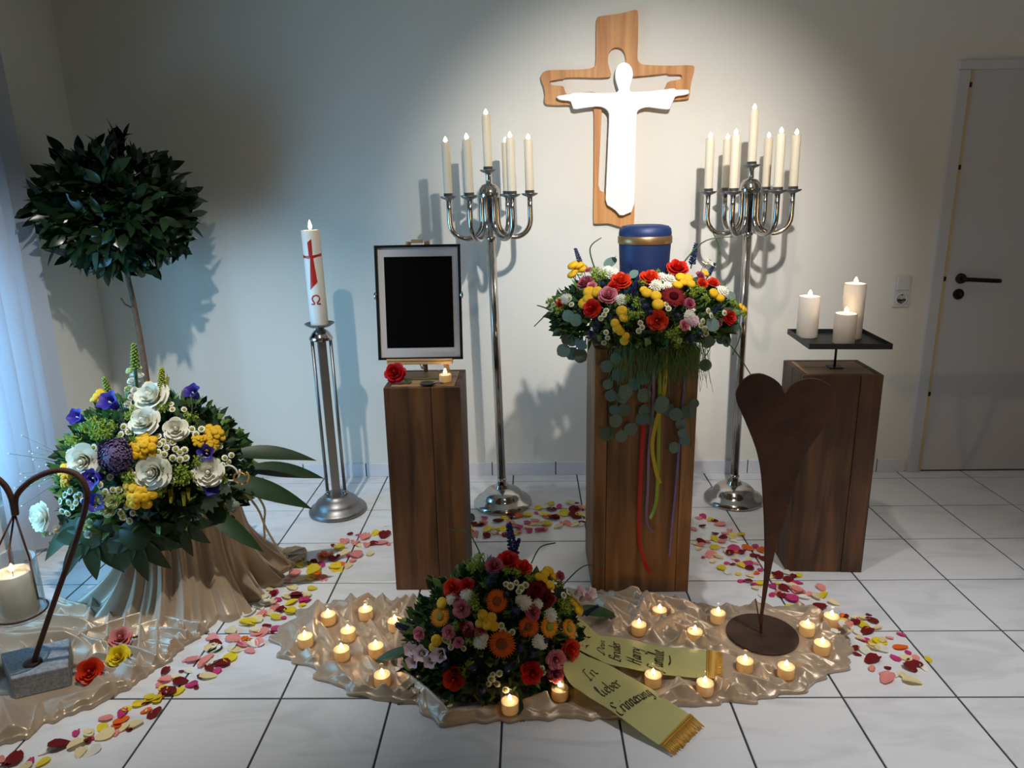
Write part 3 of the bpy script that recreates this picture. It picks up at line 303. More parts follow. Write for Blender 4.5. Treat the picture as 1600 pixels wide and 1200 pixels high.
WREATH=[["red_rose",0.513,-1.082,1.187,0.11,-0.43,0.89,0.0307],["red_rose",0.307,-1.19,1.159,-0.11,-0.57,0.81,0.0296],["red_rose",0.402,-1.193,1.166,0.0,-0.57,0.82,0.0316],["red_rose",0.209,-1.243,1.079,-0.32,-0.8,0.51,0.0272],["red_rose",0.41,-1.311,1.049,0.01,-0.95,0.31,0.0285],["red_rose",0.113,-1.137,1.082,-0.52,-0.63,0.57,0.0174],["red_rose",0.667,-1.199,1.036,0.52,-0.82,0.23,0.0213],["red_rose",0.626,-1.13,1.142,0.28,-0.53,0.8,0.0195],["red_rose",0.579,-1.172,1.146,0.21,-0.57,0.79,0.017],["red_rose",0.283,-1.209,1.144,-0.15,-0.62,0.77,0.021],["dark_gerbera",0.468,-1.265,1.118,0.08,-0.73,0.68,0.037],["pink_rose",0.261,-1.236,1.12,-0.19,-0.69,0.69,0.0292],["pink_rose",0.197,-1.134,1.147,-0.26,-0.52,0.81,0.026],["pink_rose",0.214,-1.166,1.142,-0.24,-0.57,0.79,0.015],["pink_rose",0.517,-1.273,1.095,0.17,-0.8,0.58,0.0164],["pink_rose",0.218,-0.981,1.174,-0.21,-0.32,0.92,0.0137],["pink_rose",0.586,-1.108,1.164,0.2,-0.48,0.85,0.0152],["pink_rose",0.499,-1.3,1.03,0.17,-0.97,0.17,0.0164],["pink_rose",0.626,-1.236,1.022,0.43,-0.89,0.12,0.0105],["white_mum",0.286,-1.122,1.177,-0.12,-0.48,0.87,0.0238],["white_mum",0.416,-1.229,1.149,0.01,-0.63,0.78,0.0208],["white_mum",0.464,-1.197,1.161,0.06,-0.58,0.81,0.0232],["white_mum",0.301,-1.263,1.11,-0.15,-0.75,0.65,0.0206],["white_mum",0.653,-1.154,1.115,0.36,-0.6,0.72,0.0215],["white_mum",0.515,-1.291,1.06,0.19,-0.9,0.38,0.0184],["white_mum",0.129,-1.144,1.097,-0.45,-0.61,0.65,0.0195],["white_mum",0.44,-1.184,1.169,0.04,-0.55,0.83,0.019],["white_mum",0.275,-1.077,1.184,-0.13,-0.43,0.89,0.0176],["white_mum",0.452,-1.232,1.145,0.05,-0.64,0.76,0.0166],["white_mum",0.383,-1.179,1.171,-0.02,-0.55,0.84,0.0127],["pale_mum",0.529,-1.29,1.041,0.22,-0.94,0.26,0.0185],["pale_mum",0.511,-1.296,1.047,0.19,-0.94,0.3,0.0143],["button",0.166,-0.935,1.186,-0.25,-0.27,0.93,0.0209],["button",0.187,-0.935,1.186,-0.23,-0.27,0.93,0.0209],["button",0.201,-0.937,1.174,-0.24,-0.27,0.93,0.0186],["button",0.162,-0.943,1.154,-0.32,-0.27,0.91,0.0186],["button",0.203,-1.189,1.125,-0.27,-0.62,0.73,0.0213],["button",0.197,-1.212,1.104,-0.31,-0.7,0.65,0.019],["button",0.228,-1.205,1.127,-0.23,-0.64,0.73,0.019],["button",0.184,-1.214,1.091,-0.35,-0.73,0.59,0.019],["button",0.507,-1.17,1.166,0.11,-0.54,0.83,0.0191],["button",0.529,-1.17,1.161,0.14,-0.55,0.82,0.0191],["button",0.534,-1.199,1.148,0.15,-0.6,0.79,0.0168],["button",0.488,-1.22,1.147,0.1,-0.62,0.77,0.0167],["button",0.51,-1.201,1.153,0.12,-0.59,0.8,0.0147],["button",0.382,-1.26,1.128,-0.03,-0.7,0.71,0.0186],["button",0.41,-1.269,1.12,0.01,-0.73,0.68,0.0185],["button",0.414,-1.292,1.095,0.01,-0.82,0.58,0.0204],["button",0.611,-1.199,1.116,0.29,-0.66,0.7,0.0169],["button",0.632,-1.2,1.1,0.35,-0.69,0.63,0.0169],["button",0.3,-1.287,1.076,-0.17,-0.86,0.48,0.0185],["button",0.306,-1.296,1.057,-0.17,-0.92,0.36,0.0164],["button",0.286,-1.291,1.022,-0.22,-0.97,0.12,0.0165],["button",0.279,-1.29,1.038,-0.23,-0.95,0.23,0.0144],["button",0.296,-1.292,1.013,-0.2,-0.98,0.05,0.0144],["button",0.311,-1.28,0.978,-0.17,-0.97,-0.19,0.0146],["button",0.314,-1.291,0.996,-0.16,-0.98,-0.06,0.0124],["button",0.615,-1.05,1.164,0.25,-0.41,0.88,0.0156],["button",0.374,-1.246,1.137,-0.04,-0.67,0.74,0.0145],["button",0.172,-0.939,1.166,-0.28,-0.27,0.92,0.014],["button",0.747,-1.085,1.041,0.74,-0.6,0.3,0.0133],["button",0.738,-1.075,1.052,0.73,-0.57,0.39,0.0111],["veronica",0.185,-0.93,1.213,-0.2,-0.28,0.94,0.0302],["veronica",0.59,-0.975,1.218,0.16,-0.32,0.93,0.0364],["veronica",0.352,-1.119,1.187,-0.05,-0.47,0.88,0.0195],["veronica",0.343,-1.242,1.137,-0.08,-0.67,0.74,0.0249],["veronica",0.608,-1.244,1.066,0.35,-0.83,0.44,0.025],["veronica",0.649,-0.999,1.169,0.28,-0.35,0.9,0.0227],["veronica",0.204,-1.239,0.994,-0.39,-0.92,-0.09,0.0169],["veronica",0.221,-1.262,1.027,-0.35,-0.93,0.15,0.0167],["thistle",0.372,-1.294,1.089,-0.05,-0.83,0.55,0.0225],["thistle",0.247,-1.185,1.146,-0.19,-0.59,0.79,0.0191],["thistle",0.527,-1.276,0.985,0.22,-0.97,-0.14,0.0249],["thistle",0.472,-1.302,1.06,0.11,-0.92,0.38,0.0204],["thistle",0.219,-1.259,1.017,-0.35,-0.93,0.08,0.0188],["thistle",0.359,-1.282,1.103,-0.07,-0.79,0.61,0.0184],["thistle",0.388,-1.304,1.073,-0.03,-0.89,0.46,0.0183],["thistle",0.55,-1.272,0.996,0.27,-0.96,-0.07,0.0187],["thistle",0.42,-1.146,1.182,0.02,-0.5,0.86,0.0172],["thistle",0.317,-1.248,1.127,-0.11,-0.69,0.71,0.0166],["daisy",0.252,-1.268,1.076,-0.25,-0.84,0.49,0.0103],["daisy",0.245,-1.271,1.063,-0.27,-0.87,0.41,0.0103],["daisy",0.235,-1.269,1.051,-0.3,-0.89,0.33,0.0104],["daisy",0.441,-1.289,1.096,0.05,-0.81,0.58,0.0102],["daisy",0.447,-1.296,1.084,0.06,-0.85,0.52,0.0102],["daisy",0.357,-1.308,1.041,-0.08,-0.97,0.25,0.0102],["daisy",0.363,-1.309,1.027,-0.07,-0.99,0.15,0.0102],["daisy",0.353,-1.306,1.015,-0.09,-0.99,0.07,0.0102],["daisy",0.252,-1.273,1.005,-0.28,-0.96,-0.01,0.0104],["daisy",0.258,-1.264,0.985,-0.27,-0.95,-0.15,0.0105],["daisy",0.249,-1.242,0.964,-0.28,-0.92,-0.28,0.0106],["daisy",0.646,-1.218,1.054,0.45,-0.82,0.36,0.0105],["daisy",0.14,-1.157,1.099,-0.43,-0.63,0.65,0.0108],["daisy",0.145,-1.181,1.084,-0.45,-0.7,0.56,0.0107],["daisy",0.104,-1.104,1.091,-0.53,-0.56,0.64,0.011],["daisy",0.088,-1.093,1.071,-0.63,-0.57,0.52,0.0111],["daisy",0.629,-0.988,1.196,0.22,-0.33,0.92,0.0113],["daisy",0.644,-0.991,1.203,0.22,-0.34,0.91,0.0113],["daisy",0.657,-0.997,1.189,0.25,-0.34,0.9,0.0113],["daisy",0.562,-1.277,1.038,0.29,-0.93,0.24,0.0103],["daisy",0.556,-1.279,1.025,0.28,-0.95,0.14,0.0103],["daisy",0.571,-1.269,1.013,0.31,-0.95,0.05,0.0104],["daisy",0.593,-1.258,1.053,0.34,-0.88,0.34,0.0104],["daisy",0.583,-1.258,1.069,0.3,-0.84,0.45,0.0104],["daisy",0.184,-0.94,1.163,-0.27,-0.27,0.92,0.0116],["daisy",0.189,-1.028,1.164,-0.26,-0.38,0.89,0.0113],["daisy",0.08,-1.089,1.053,-0.7,-0.59,0.39,0.0111],["daisy",0.58,-1.255,0.992,0.33,-0.94,-0.1,0.0105],["daisy",0.49,-1.28,0.975,0.15,-0.97,-0.2,0.0104],["eucalyptus",0.3,-0.935,1.198,-0.11,-0.27,0.96,0.0302],["eucalyptus",0.133,-1.186,1.047,-0.54,-0.78,0.32,0.0236],["eucalyptus",0.157,-1.214,1.037,-0.49,-0.84,0.24,0.0234],["eucalyptus",0.6,-1.254,1.022,0.37,-0.92,0.11,0.025],["eucalyptus",0.682,-1.142,1.097,0.46,-0.61,0.65,0.0216],["eucalyptus",0.146,-1.115,0.947,-0.51,-0.74,-0.43,0.0267],["eucalyptus",0.178,-1.154,0.943,-0.42,-0.8,-0.43,0.0264],["eucalyptus",0.602,-1.205,0.955,0.36,-0.87,-0.34,0.0236],["eucalyptus",0.68,-1.135,0.944,0.51,-0.76,-0.41,0.0242],["eucalyptus",0.711,-1.115,0.98,0.66,-0.72,-0.21,0.0221],["eucalyptus",0.355,-1.15,1.179,-0.05,-0.51,0.86,0.0193],["lime_sprig",0.254,-1.118,1.171,-0.16,-0.48,0.86,0.0217],["lime_sprig",0.236,-1.064,1.176,-0.18,-0.42,0.89,0.0222],["lime_sprig",0.348,-1.285,1.097,-0.08,-0.8,0.59,0.0205],["lime_sprig",0.326,-1.298,1.066,-0.13,-0.9,0.42,0.0204],["lime_sprig",0.353,-1.303,1.067,-0.09,-0.9,0.42,0.0184],["lime_sprig",0.559,-1.216,1.13,0.2,-0.65,0.73,0.0209],["lime_sprig",0.534,-1.239,1.123,0.17,-0.69,0.7,0.0187],["lime_sprig",0.473,-1.304,1.022,0.12,-0.99,0.12,0.0184],["lime_sprig",0.47,-1.294,0.99,0.12,-0.99,-0.11,0.0186],["lime_sprig",0.482,-1.271,0.962,0.13,-0.95,-0.28,0.0167],["lime_sprig",0.102,-1.135,1.06,-0.61,-0.67,0.43,0.0197],["lime_sprig",0.082,-1.068,1.074,-0.65,-0.52,0.56,0.0179],["lime_sprig",0.319,-1.266,1.112,-0.12,-0.75,0.66,0.0165],["lime_sprig",0.577,-1.237,1.104,0.25,-0.73,0.64,0.0187],["lime_sprig",0.686,-1.158,1.079,0.5,-0.67,0.55,0.0194],["lime_sprig",0.742,-1.09,1.03,0.75,-0.63,0.2,0.0177],["lime_sprig",0.227,-1.125,1.161,-0.2,-0.5,0.84,0.0195],["lime_sprig",0.504,-1.217,0.927,0.16,-0.87,-0.47,0.0171],["lime_sprig",0.453,-1.303,1.004,0.09,-1.0,-0.01,0.0164],["lime_sprig",0.376,-1.217,1.154,-0.03,-0.61,0.79,0.0146],["lime_sprig",0.431,-1.146,1.182,0.03,-0.5,0.86,0.015]]
CENTER=[["red_rose",-0.071,-1.611,0.369,0.14,-0.29,0.95,0.0292],["red_rose",-0.025,-1.628,0.355,0.26,-0.37,0.89,0.0232],["red_rose",-0.231,-1.698,0.329,-0.23,-0.65,0.73,0.0264],["red_rose",-0.189,-1.702,0.342,-0.14,-0.65,0.74,0.0207],["red_rose",0.111,-1.722,0.136,0.53,-0.78,0.34,0.0285],["red_rose",-0.227,-1.806,0.1,-0.18,-0.95,0.24,0.0295],["red_rose",-0.004,-1.799,0.114,0.21,-0.94,0.27,0.0276],["red_rose",-0.021,-1.803,0.128,0.18,-0.94,0.29,0.0147],["orange_gerbera",-0.101,-1.744,0.313,0.05,-0.78,0.63,0.0333],["orange_gerbera",-0.087,-1.8,0.21,0.07,-0.91,0.41,0.0383],["orange_gerbera",-0.01,-1.767,0.243,0.21,-0.84,0.49,0.0313],["yellow_gerbera",-0.267,-1.743,0.262,-0.28,-0.79,0.55,0.0279],["yellow_gerbera",0.05,-1.743,0.227,0.35,-0.8,0.49,0.0298],["yellow_gerbera",0.11,-1.701,0.193,0.55,-0.7,0.47,0.0286],["button",0.022,-1.643,0.33,0.37,-0.44,0.82,0.0154],["button",0.039,-1.601,0.318,0.45,-0.26,0.86,0.0157],["button",0.052,-1.566,0.308,0.49,-0.1,0.87,0.0179],["button",0.068,-1.571,0.291,0.55,-0.12,0.83,0.016],["button",0.054,-1.647,0.305,0.45,-0.46,0.76,0.0173],["button",0.036,-1.639,0.321,0.41,-0.43,0.81,0.0135],["button",-0.141,-1.767,0.282,-0.03,-0.83,0.55,0.0165],["button",-0.116,-1.771,0.276,0.02,-0.84,0.54,0.0165],["button",-0.129,-1.78,0.261,-0.01,-0.86,0.51,0.0165],["button",-0.109,-1.782,0.256,0.03,-0.87,0.5,0.0146],["button",-0.126,-1.775,0.27,0.0,-0.85,0.53,0.0146],["button",-0.276,-1.769,0.203,-0.28,-0.86,0.42,0.0167],["button",-0.286,-1.771,0.18,-0.3,-0.87,0.39,0.0149],["button",0.127,-1.594,0.216,0.73,-0.24,0.64,0.0179],["button",0.143,-1.602,0.195,0.77,-0.29,0.57,0.0179],["button",0.137,-1.598,0.207,0.75,-0.27,0.6,0.0139],["button",-0.262,-1.72,0.293,-0.29,-0.72,0.63,0.0169],["button",-0.15,-1.779,0.262,-0.04,-0.86,0.51,0.0128],["pink_rose",-0.112,-1.646,0.372,0.03,-0.44,0.9,0.023],["pink_rose",-0.202,-1.749,0.293,-0.15,-0.79,0.59,0.024],["pink_rose",0.002,-1.742,0.275,0.25,-0.78,0.57,0.0223],["pink_rose",0.068,-1.762,0.131,0.38,-0.87,0.31,0.0243],["pink_rose",0.067,-1.765,0.086,0.38,-0.9,0.23,0.0225],["pink_rose",-0.24,-1.773,0.231,-0.21,-0.86,0.47,0.0184],["pink_rose",-0.146,-1.788,0.244,-0.04,-0.88,0.47,0.0164],["pink_rose",-0.333,-1.73,0.197,-0.44,-0.78,0.45,0.0189],["pink_rose",0.089,-1.572,0.295,0.57,-0.14,0.81,0.0139],["pink_rose",-0.184,-1.78,0.25,-0.1,-0.87,0.49,0.0165],["pink_rose",-0.218,-1.732,0.306,-0.19,-0.75,0.64,0.013],["pink_rose",-0.211,-1.791,0.209,-0.15,-0.9,0.42,0.0147],["pink_rose",0.06,-1.686,0.282,0.43,-0.62,0.66,0.0133],["white_mum",-0.188,-1.728,0.321,-0.13,-0.74,0.67,0.0205],["white_mum",0.014,-1.723,0.289,0.29,-0.73,0.62,0.0187],["white_mum",-0.02,-1.733,0.299,0.21,-0.75,0.62,0.0223],["white_mum",-0.148,-1.798,0.217,-0.04,-0.9,0.42,0.0219],["white_mum",-0.233,-1.724,0.308,-0.22,-0.73,0.65,0.0168],["white_mum",0.018,-1.774,0.2,0.26,-0.87,0.42,0.0203],["white_mum",0.054,-1.723,0.252,0.38,-0.74,0.55,0.0206],["white_mum",0.029,-1.771,0.19,0.29,-0.87,0.4,0.0166],["white_mum",-0.141,-1.795,0.228,-0.03,-0.9,0.44,0.0164],["white_mum",-0.033,-1.731,0.308,0.19,-0.74,0.64,0.0149],["daisy",-0.062,-1.706,0.339,0.14,-0.67,0.73,0.0131],["daisy",-0.031,-1.703,0.331,0.2,-0.66,0.72,0.0131],["daisy",-0.037,-1.713,0.326,0.19,-0.69,0.7,0.0112],["daisy",-0.018,-1.691,0.333,0.24,-0.62,0.74,0.0113],["daisy",-0.045,-1.693,0.342,0.18,-0.63,0.76,0.0094],["daisy",-0.075,-1.703,0.344,0.11,-0.66,0.75,0.0094],["daisy",-0.088,-1.78,0.256,0.07,-0.86,0.5,0.011],["daisy",-0.083,-1.786,0.243,0.07,-0.88,0.47,0.011],["daisy",-0.057,-1.784,0.237,0.12,-0.88,0.47,0.011],["daisy",-0.066,-1.788,0.233,0.1,-0.88,0.46,0.0091],["daisy",-0.242,-1.782,0.207,-0.21,-0.88,0.42,0.0111],["daisy",-0.234,-1.789,0.193,-0.19,-0.9,0.39,0.011],["daisy",-0.252,-1.777,0.21,-0.23,-0.87,0.43,0.0111],["daisy",-0.118,-1.819,0.108,0.01,-0.97,0.25,0.0128],["daisy",-0.095,-1.817,0.125,0.05,-0.96,0.28,0.011],["daisy",-0.102,-1.819,0.092,0.04,-0.97,0.23,0.011],["daisy",-0.078,-1.816,0.07,0.08,-0.98,0.19,0.011],["daisy",-0.126,-1.82,0.093,0.0,-0.97,0.23,0.0092],["daisy",0.03,-1.786,0.106,0.29,-0.92,0.26,0.0111],["daisy",0.013,-1.695,0.313,0.31,-0.64,0.7,0.0113],["daisy",0.098,-1.626,0.26,0.6,-0.39,0.7,0.0117],["daisy",0.115,-1.586,0.246,0.68,-0.2,0.71,0.0119],["daisy",-0.114,-1.818,0.122,0.02,-0.96,0.27,0.0091],["daisy",0.027,-1.787,0.12,0.28,-0.92,0.28,0.0093],["daisy",-0.196,-1.799,0.195,-0.12,-0.91,0.39,0.0091],["daisy",-0.323,-1.757,0.138,-0.39,-0.86,0.32,0.0113],["daisy",-0.396,-1.669,0.042,-0.75,-0.65,0.14,0.0119],["daisy",-0.388,-1.674,0.026,-0.73,-0.67,0.1,0.0119],["alstroemeria",-0.357,-1.725,0.145,-0.51,-0.78,0.35,0.0229],["alstroemeria",-0.325,-1.754,0.149,-0.4,-0.85,0.34,0.0226],["alstroemeria",-0.262,-1.785,0.172,-0.25,-0.9,0.36,0.0222],["alstroemeria",-0.295,-1.775,0.139,-0.32,-0.89,0.31,0.0205],["alstroemeria",-0.353,-1.735,0.111,-0.5,-0.82,0.28,0.021],["alstroemeria",-0.394,-1.666,0.051,-0.76,-0.63,0.17,0.0198],["alstroemeria",0.161,-1.594,0.231,0.73,-0.26,0.63,0.0199],["alstroemeria",0.145,-1.588,0.247,0.7,-0.23,0.67,0.0179],["alstroemeria",0.181,-1.593,0.244,0.73,-0.26,0.63,0.0179],["alstroemeria",-0.278,-1.78,0.16,-0.28,-0.89,0.35,0.0167],["dark_rose",0.013,-1.692,0.316,0.31,-0.63,0.71,0.0227],["dark_rose",0.04,-1.697,0.292,0.37,-0.65,0.66,0.0227],["dark_rose",0.001,-1.71,0.309,0.27,-0.69,0.67,0.0169],["dark_rose",0.027,-1.672,0.317,0.36,-0.56,0.75,0.0152],["dark_rose",-0.182,-1.784,0.242,-0.1,-0.87,0.47,0.0165],["dark_rose",-0.194,-1.776,0.254,-0.12,-0.86,0.5,0.0128],["veronica",-0.05,-1.55,0.377,0.19,-0.03,0.98,0.0299],["veronica",-0.379,-1.674,0.179,-0.64,-0.61,0.46,0.0311],["veronica",0.18,-1.606,0.193,0.78,-0.32,0.53,0.0258],["veronica",-0.404,-1.634,0.149,-0.78,-0.45,0.43,0.0178],["thistle",-0.123,-1.709,0.345,0.0,-0.67,0.74,0.0206],["thistle",-0.047,-1.754,0.286,0.15,-0.8,0.57,0.024],["thistle",-0.075,-1.728,0.324,0.1,-0.73,0.67,0.0186],["thistle",-0.247,-1.796,0.143,-0.21,-0.93,0.31,0.0203],["thistle",-0.144,-1.819,0.073,-0.03,-0.98,0.2,0.0221],["thistle",-0.035,-1.794,0.195,0.16,-0.91,0.39,0.0238],["thistle",0.037,-1.765,0.196,0.31,-0.86,0.42,0.0185],["thistle",-0.17,-1.814,0.145,-0.07,-0.95,0.31,0.0219],["thistle",-0.067,-1.812,0.143,0.1,-0.95,0.31,0.0238],["thistle",-0.001,-1.79,0.171,0.22,-0.91,0.36,0.0221],["thistle",-0.114,-1.69,0.357,0.02,-0.61,0.79,0.0188],["lime_sprig",-0.17,-1.63,0.37,-0.11,-0.38,0.92,0.0212],["lime_sprig",-0.158,-1.595,0.37,-0.09,-0.22,0.97,0.0176],["lime_sprig",-0.174,-1.654,0.366,-0.12,-0.48,0.87,0.0191],["lime_sprig",0.092,-1.668,0.255,0.53,-0.56,0.63,0.0211],["lime_sprig",0.099,-1.677,0.239,0.54,-0.6,0.58,0.0192],["lime_sprig",-0.166,-1.745,0.309,-0.08,-0.78,0.62,0.0185],["lime_sprig",-0.16,-1.755,0.298,-0.07,-0.8,0.59,0.0184],["lime_sprig",-0.045,-1.662,0.356,0.19,-0.51,0.84,0.0171],["lime_sprig",-0.008,-1.663,0.341,0.28,-0.52,0.81,0.0172],["lime_sprig",-0.179,-1.811,0.154,-0.09,-0.94,0.32,0.0165],["lime_sprig",-0.193,-1.812,0.133,-0.11,-0.95,0.29,0.0165],["lime_sprig",0.085,-1.577,0.271,0.6,-0.15,0.78,0.0179],["lime_sprig",0.115,-1.59,0.23,0.7,-0.22,0.68,0.0179],["lime_sprig",-0.17,-1.728,0.325,-0.09,-0.73,0.67,0.0149],["lime_sprig",-0.072,-1.663,0.363,0.13,-0.51,0.85,0.0152],["lime_sprig",-0.154,-1.791,0.236,-0.05,-0.89,0.46,0.0146],["lime_sprig",-0.178,-1.795,0.217,-0.09,-0.9,0.43,0.0146],["lime_sprig",-0.217,-1.77,0.254,-0.17,-0.85,0.51,0.0147],["lime_sprig",-0.382,-1.68,0.007,-0.71,-0.71,0.05,0.0197],["lime_sprig",-0.367,-1.69,-0.009,-0.66,-0.75,0.01,0.0177],["lime_sprig",-0.407,-1.679,0.021,-0.73,-0.68,0.1,0.0178]]
TRAIL=[[0.262,-1.212,0.877,0.0238],[0.306,-1.215,0.848,0.026],[0.326,-1.216,0.788,0.0283],[0.385,-1.219,0.837,0.0259],[0.39,-1.215,0.775,0.0283],[0.453,-1.218,0.751,0.0262],[0.332,-1.201,0.918,0.0238],[0.327,-1.209,0.722,0.0264],[0.295,-1.219,0.686,0.0264],[0.266,-1.213,0.638,0.0288],[0.316,-1.218,0.63,0.0243],[0.351,-1.202,0.65,0.0266],[0.387,-1.209,0.689,0.0242],[0.395,-1.205,0.718,0.0242],[0.45,-1.211,0.735,0.0285],[0.502,-1.211,0.705,0.0263],[0.545,-1.2,0.71,0.0286],[0.522,-1.204,0.667,0.0221],[0.538,-1.206,0.607,0.02],[0.498,-1.218,0.586,0.0222],[0.318,-1.215,0.769,0.024],[0.419,-1.203,0.866,0.0217],[0.267,-1.216,0.815,0.0195],[0.28,-1.203,0.771,0.0241],[0.438,-1.212,0.901,0.0215],[0.565,-1.203,0.74,0.0197],[0.479,-1.2,0.717,0.0242],[0.292,-1.217,0.905,0.0215],[0.356,-1.204,0.811,0.024],[0.414,-1.204,0.685,0.0199],[0.29,-1.22,0.726,0.0197],[0.527,-1.217,0.639,0.0198],[0.121,-1.14,0.918,0.0266],[0.153,-1.1,0.898,0.027],[0.178,-1.13,0.897,0.0289],[0.131,-1.12,0.953,0.0222],[0.616,-1.12,0.855,0.0246],[0.671,-1.1,0.946,0.0245],[0.616,-1.13,0.941,0.0265]]
RIBBONS={"yellow":[[0.436,-1.2,1.013],[0.45,-1.2,0.943],[0.463,-1.2,0.854],[0.458,-1.2,0.763],[0.435,-1.2,0.66],[0.427,-1.2,0.578],[0.445,-1.2,0.482],[0.46,-1.2,0.446]],"red":[[0.402,-1.195,0.898],[0.398,-1.195,0.763],[0.394,-1.195,0.647],[0.39,-1.195,0.481],[0.389,-1.195,0.333],[0.395,-1.195,0.207],[0.416,-1.195,0.13],[0.436,-1.195,0.088]],"lilac":[[0.424,-1.192,0.897],[0.426,-1.192,0.716],[0.417,-1.192,0.575],[0.417,-1.192,0.43],[0.415,-1.192,0.319],[0.424,-1.192,0.274],[0.448,-1.192,0.246]],"lime":[[0.443,-1.198,0.942],[0.446,-1.198,0.808],[0.447,-1.198,0.717],[0.449,-1.198,0.577],[0.45,-1.198,0.433],[0.445,-1.198,0.359],[0.428,-1.198,0.309]],"violet":[[0.537,-1.19,0.939],[0.527,-1.19,0.714],[0.522,-1.19,0.573],[0.517,-1.19,0.429],[0.51,-1.19,0.305],[0.504,-1.19,0.152]]}
TEALIGHTS=[[-0.706,-1.388],[-0.583,-1.358],[-0.467,-1.428],[-0.615,-1.483],[-0.749,-1.517],[-0.611,-1.587],[-0.504,-1.571],[-0.456,-1.716],[-0.066,-1.836],[0.079,-1.779],[0.357,-1.457],[0.441,-1.37],[0.634,-1.399],[0.534,-1.498],[1.012,-1.413],[0.908,-1.475],[0.922,-1.566],[0.653,-1.654],[0.769,-1.683],[0.361,-1.72],[0.507,-1.758]]
CLOTH=[[-0.866,-1.485],[-0.872,-1.392],[-0.841,-1.333],[-0.773,-1.263],[-0.674,-1.234],[-0.543,-1.235],[-0.421,-1.262],[-0.305,-1.255],[-0.169,-1.191],[-0.002,-1.17],[0.117,-1.194],[0.235,-1.195],[0.372,-1.231],[0.529,-1.263],[0.684,-1.285],[0.839,-1.295],[0.992,-1.308],[1.057,-1.369],[1.058,-1.48],[1.007,-1.582],[0.916,-1.67],[0.772,-1.749],[0.649,-1.782],[0.534,-1.796],[0.421,-1.806],[0.305,-1.838],[0.248,-1.862],[0.122,-1.848],[0.067,-1.861],[-0.024,-1.856],[-0.115,-1.869],[-0.187,-1.876],[-0.258,-1.884],[-0.296,-1.842],[-0.343,-1.801],[-0.442,-1.776],[-0.544,-1.747],[-0.635,-1.694],[-0.699,-1.622],[-0.745,-1.605],[-0.817,-1.562]]
LCLOTH=[[-1.956,-1.459],[-1.861,-1.403],[-1.784,-1.313],[-1.65,-1.22],[-1.433,-1.266],[-1.224,-1.309],[-1.112,-1.409],[-1.15,-1.476],[-1.18,-1.587],[-1.209,-1.654],[-1.26,-1.756],[-1.321,-1.818],[-1.406,-1.879],[-1.409,-1.929],[-1.472,-1.956],[-1.577,-1.961]]
LROSES=[[-1.369,-1.511,0.02],[-1.324,-1.607,0.02],[-1.392,-1.693,0.02]]
HEART=[[0.767,0.85],[0.753,0.882],[0.729,0.902],[0.694,0.917],[0.662,0.915],[0.635,0.894],[0.62,0.86],[0.625,0.828],[0.649,0.779],[0.676,0.721],[0.697,0.669],[0.713,0.606],[0.725,0.521],[0.735,0.434],[0.744,0.333],[0.749,0.243],[0.747,0.15],[0.744,0.067],[0.751,0.067],[0.76,0.173],[0.768,0.265],[0.778,0.344],[0.796,0.431],[0.818,0.552],[0.846,0.666],[0.878,0.719],[0.908,0.77],[0.92,0.808],[0.92,0.844],[0.902,0.876],[0.872,0.895],[0.839,0.901],[0.806,0.894],[0.782,0.878]]
FIGURE=[[0.14,1.86],[0.149,1.866],[0.175,1.869],[0.184,1.871],[0.206,1.871],[0.212,1.877],[0.258,1.878],[0.332,1.874],[0.38,1.873],[0.415,1.875],[0.423,1.885],[0.414,1.908],[0.406,1.936],[0.405,1.96],[0.411,1.982],[0.425,1.997],[0.445,2.002],[0.466,1.994],[0.48,1.977],[0.487,1.951],[0.483,1.926],[0.475,1.906],[0.471,1.889],[0.476,1.876],[0.506,1.876],[0.554,1.877],[0.64,1.884],[0.653,1.886],[0.675,1.887],[0.681,1.88],[0.71,1.881],[0.74,1.88],[0.742,1.864],[0.728,1.858],[0.68,1.853],[0.672,1.836],[0.664,1.815],[0.656,1.796],[0.608,1.801],[0.556,1.81],[0.521,1.802],[0.506,1.787],[0.506,1.691],[0.506,1.521],[0.506,1.349],[0.443,1.324],[0.416,1.355],[0.37,1.383],[0.373,1.48],[0.377,1.609],[0.382,1.777],[0.377,1.794],[0.359,1.81],[0.329,1.817],[0.276,1.812],[0.219,1.805],[0.21,1.826],[0.206,1.842],[0.154,1.847]]
HOLE=[[0.109,1.928],[0.117,1.934],[0.144,1.937],[0.152,1.939],[0.174,1.939],[0.18,1.945],[0.227,1.946],[0.301,1.942],[0.349,1.941],[0.384,1.943],[0.392,1.952],[0.384,1.975],[0.375,2.004],[0.374,2.028],[0.381,2.049],[0.395,2.064],[0.415,2.069],[0.436,2.062],[0.45,2.045],[0.457,2.018],[0.453,1.994],[0.445,1.974],[0.441,1.956],[0.445,1.944],[0.476,1.943],[0.524,1.945],[0.611,1.951],[0.624,1.953],[0.645,1.954],[0.652,1.948],[0.68,1.949],[0.711,1.947],[0.713,1.932],[0.699,1.926],[0.651,1.92],[0.643,1.903],[0.635,1.883],[0.627,1.864],[0.578,1.869],[0.526,1.877],[0.491,1.869],[0.475,1.854],[0.476,1.759],[0.475,1.589],[0.475,1.417],[0.411,1.392],[0.384,1.423],[0.338,1.451],[0.341,1.548],[0.346,1.677],[0.351,1.845],[0.346,1.861],[0.328,1.878],[0.297,1.884],[0.245,1.88],[0.188,1.873],[0.179,1.893],[0.174,1.91],[0.122,1.914]]
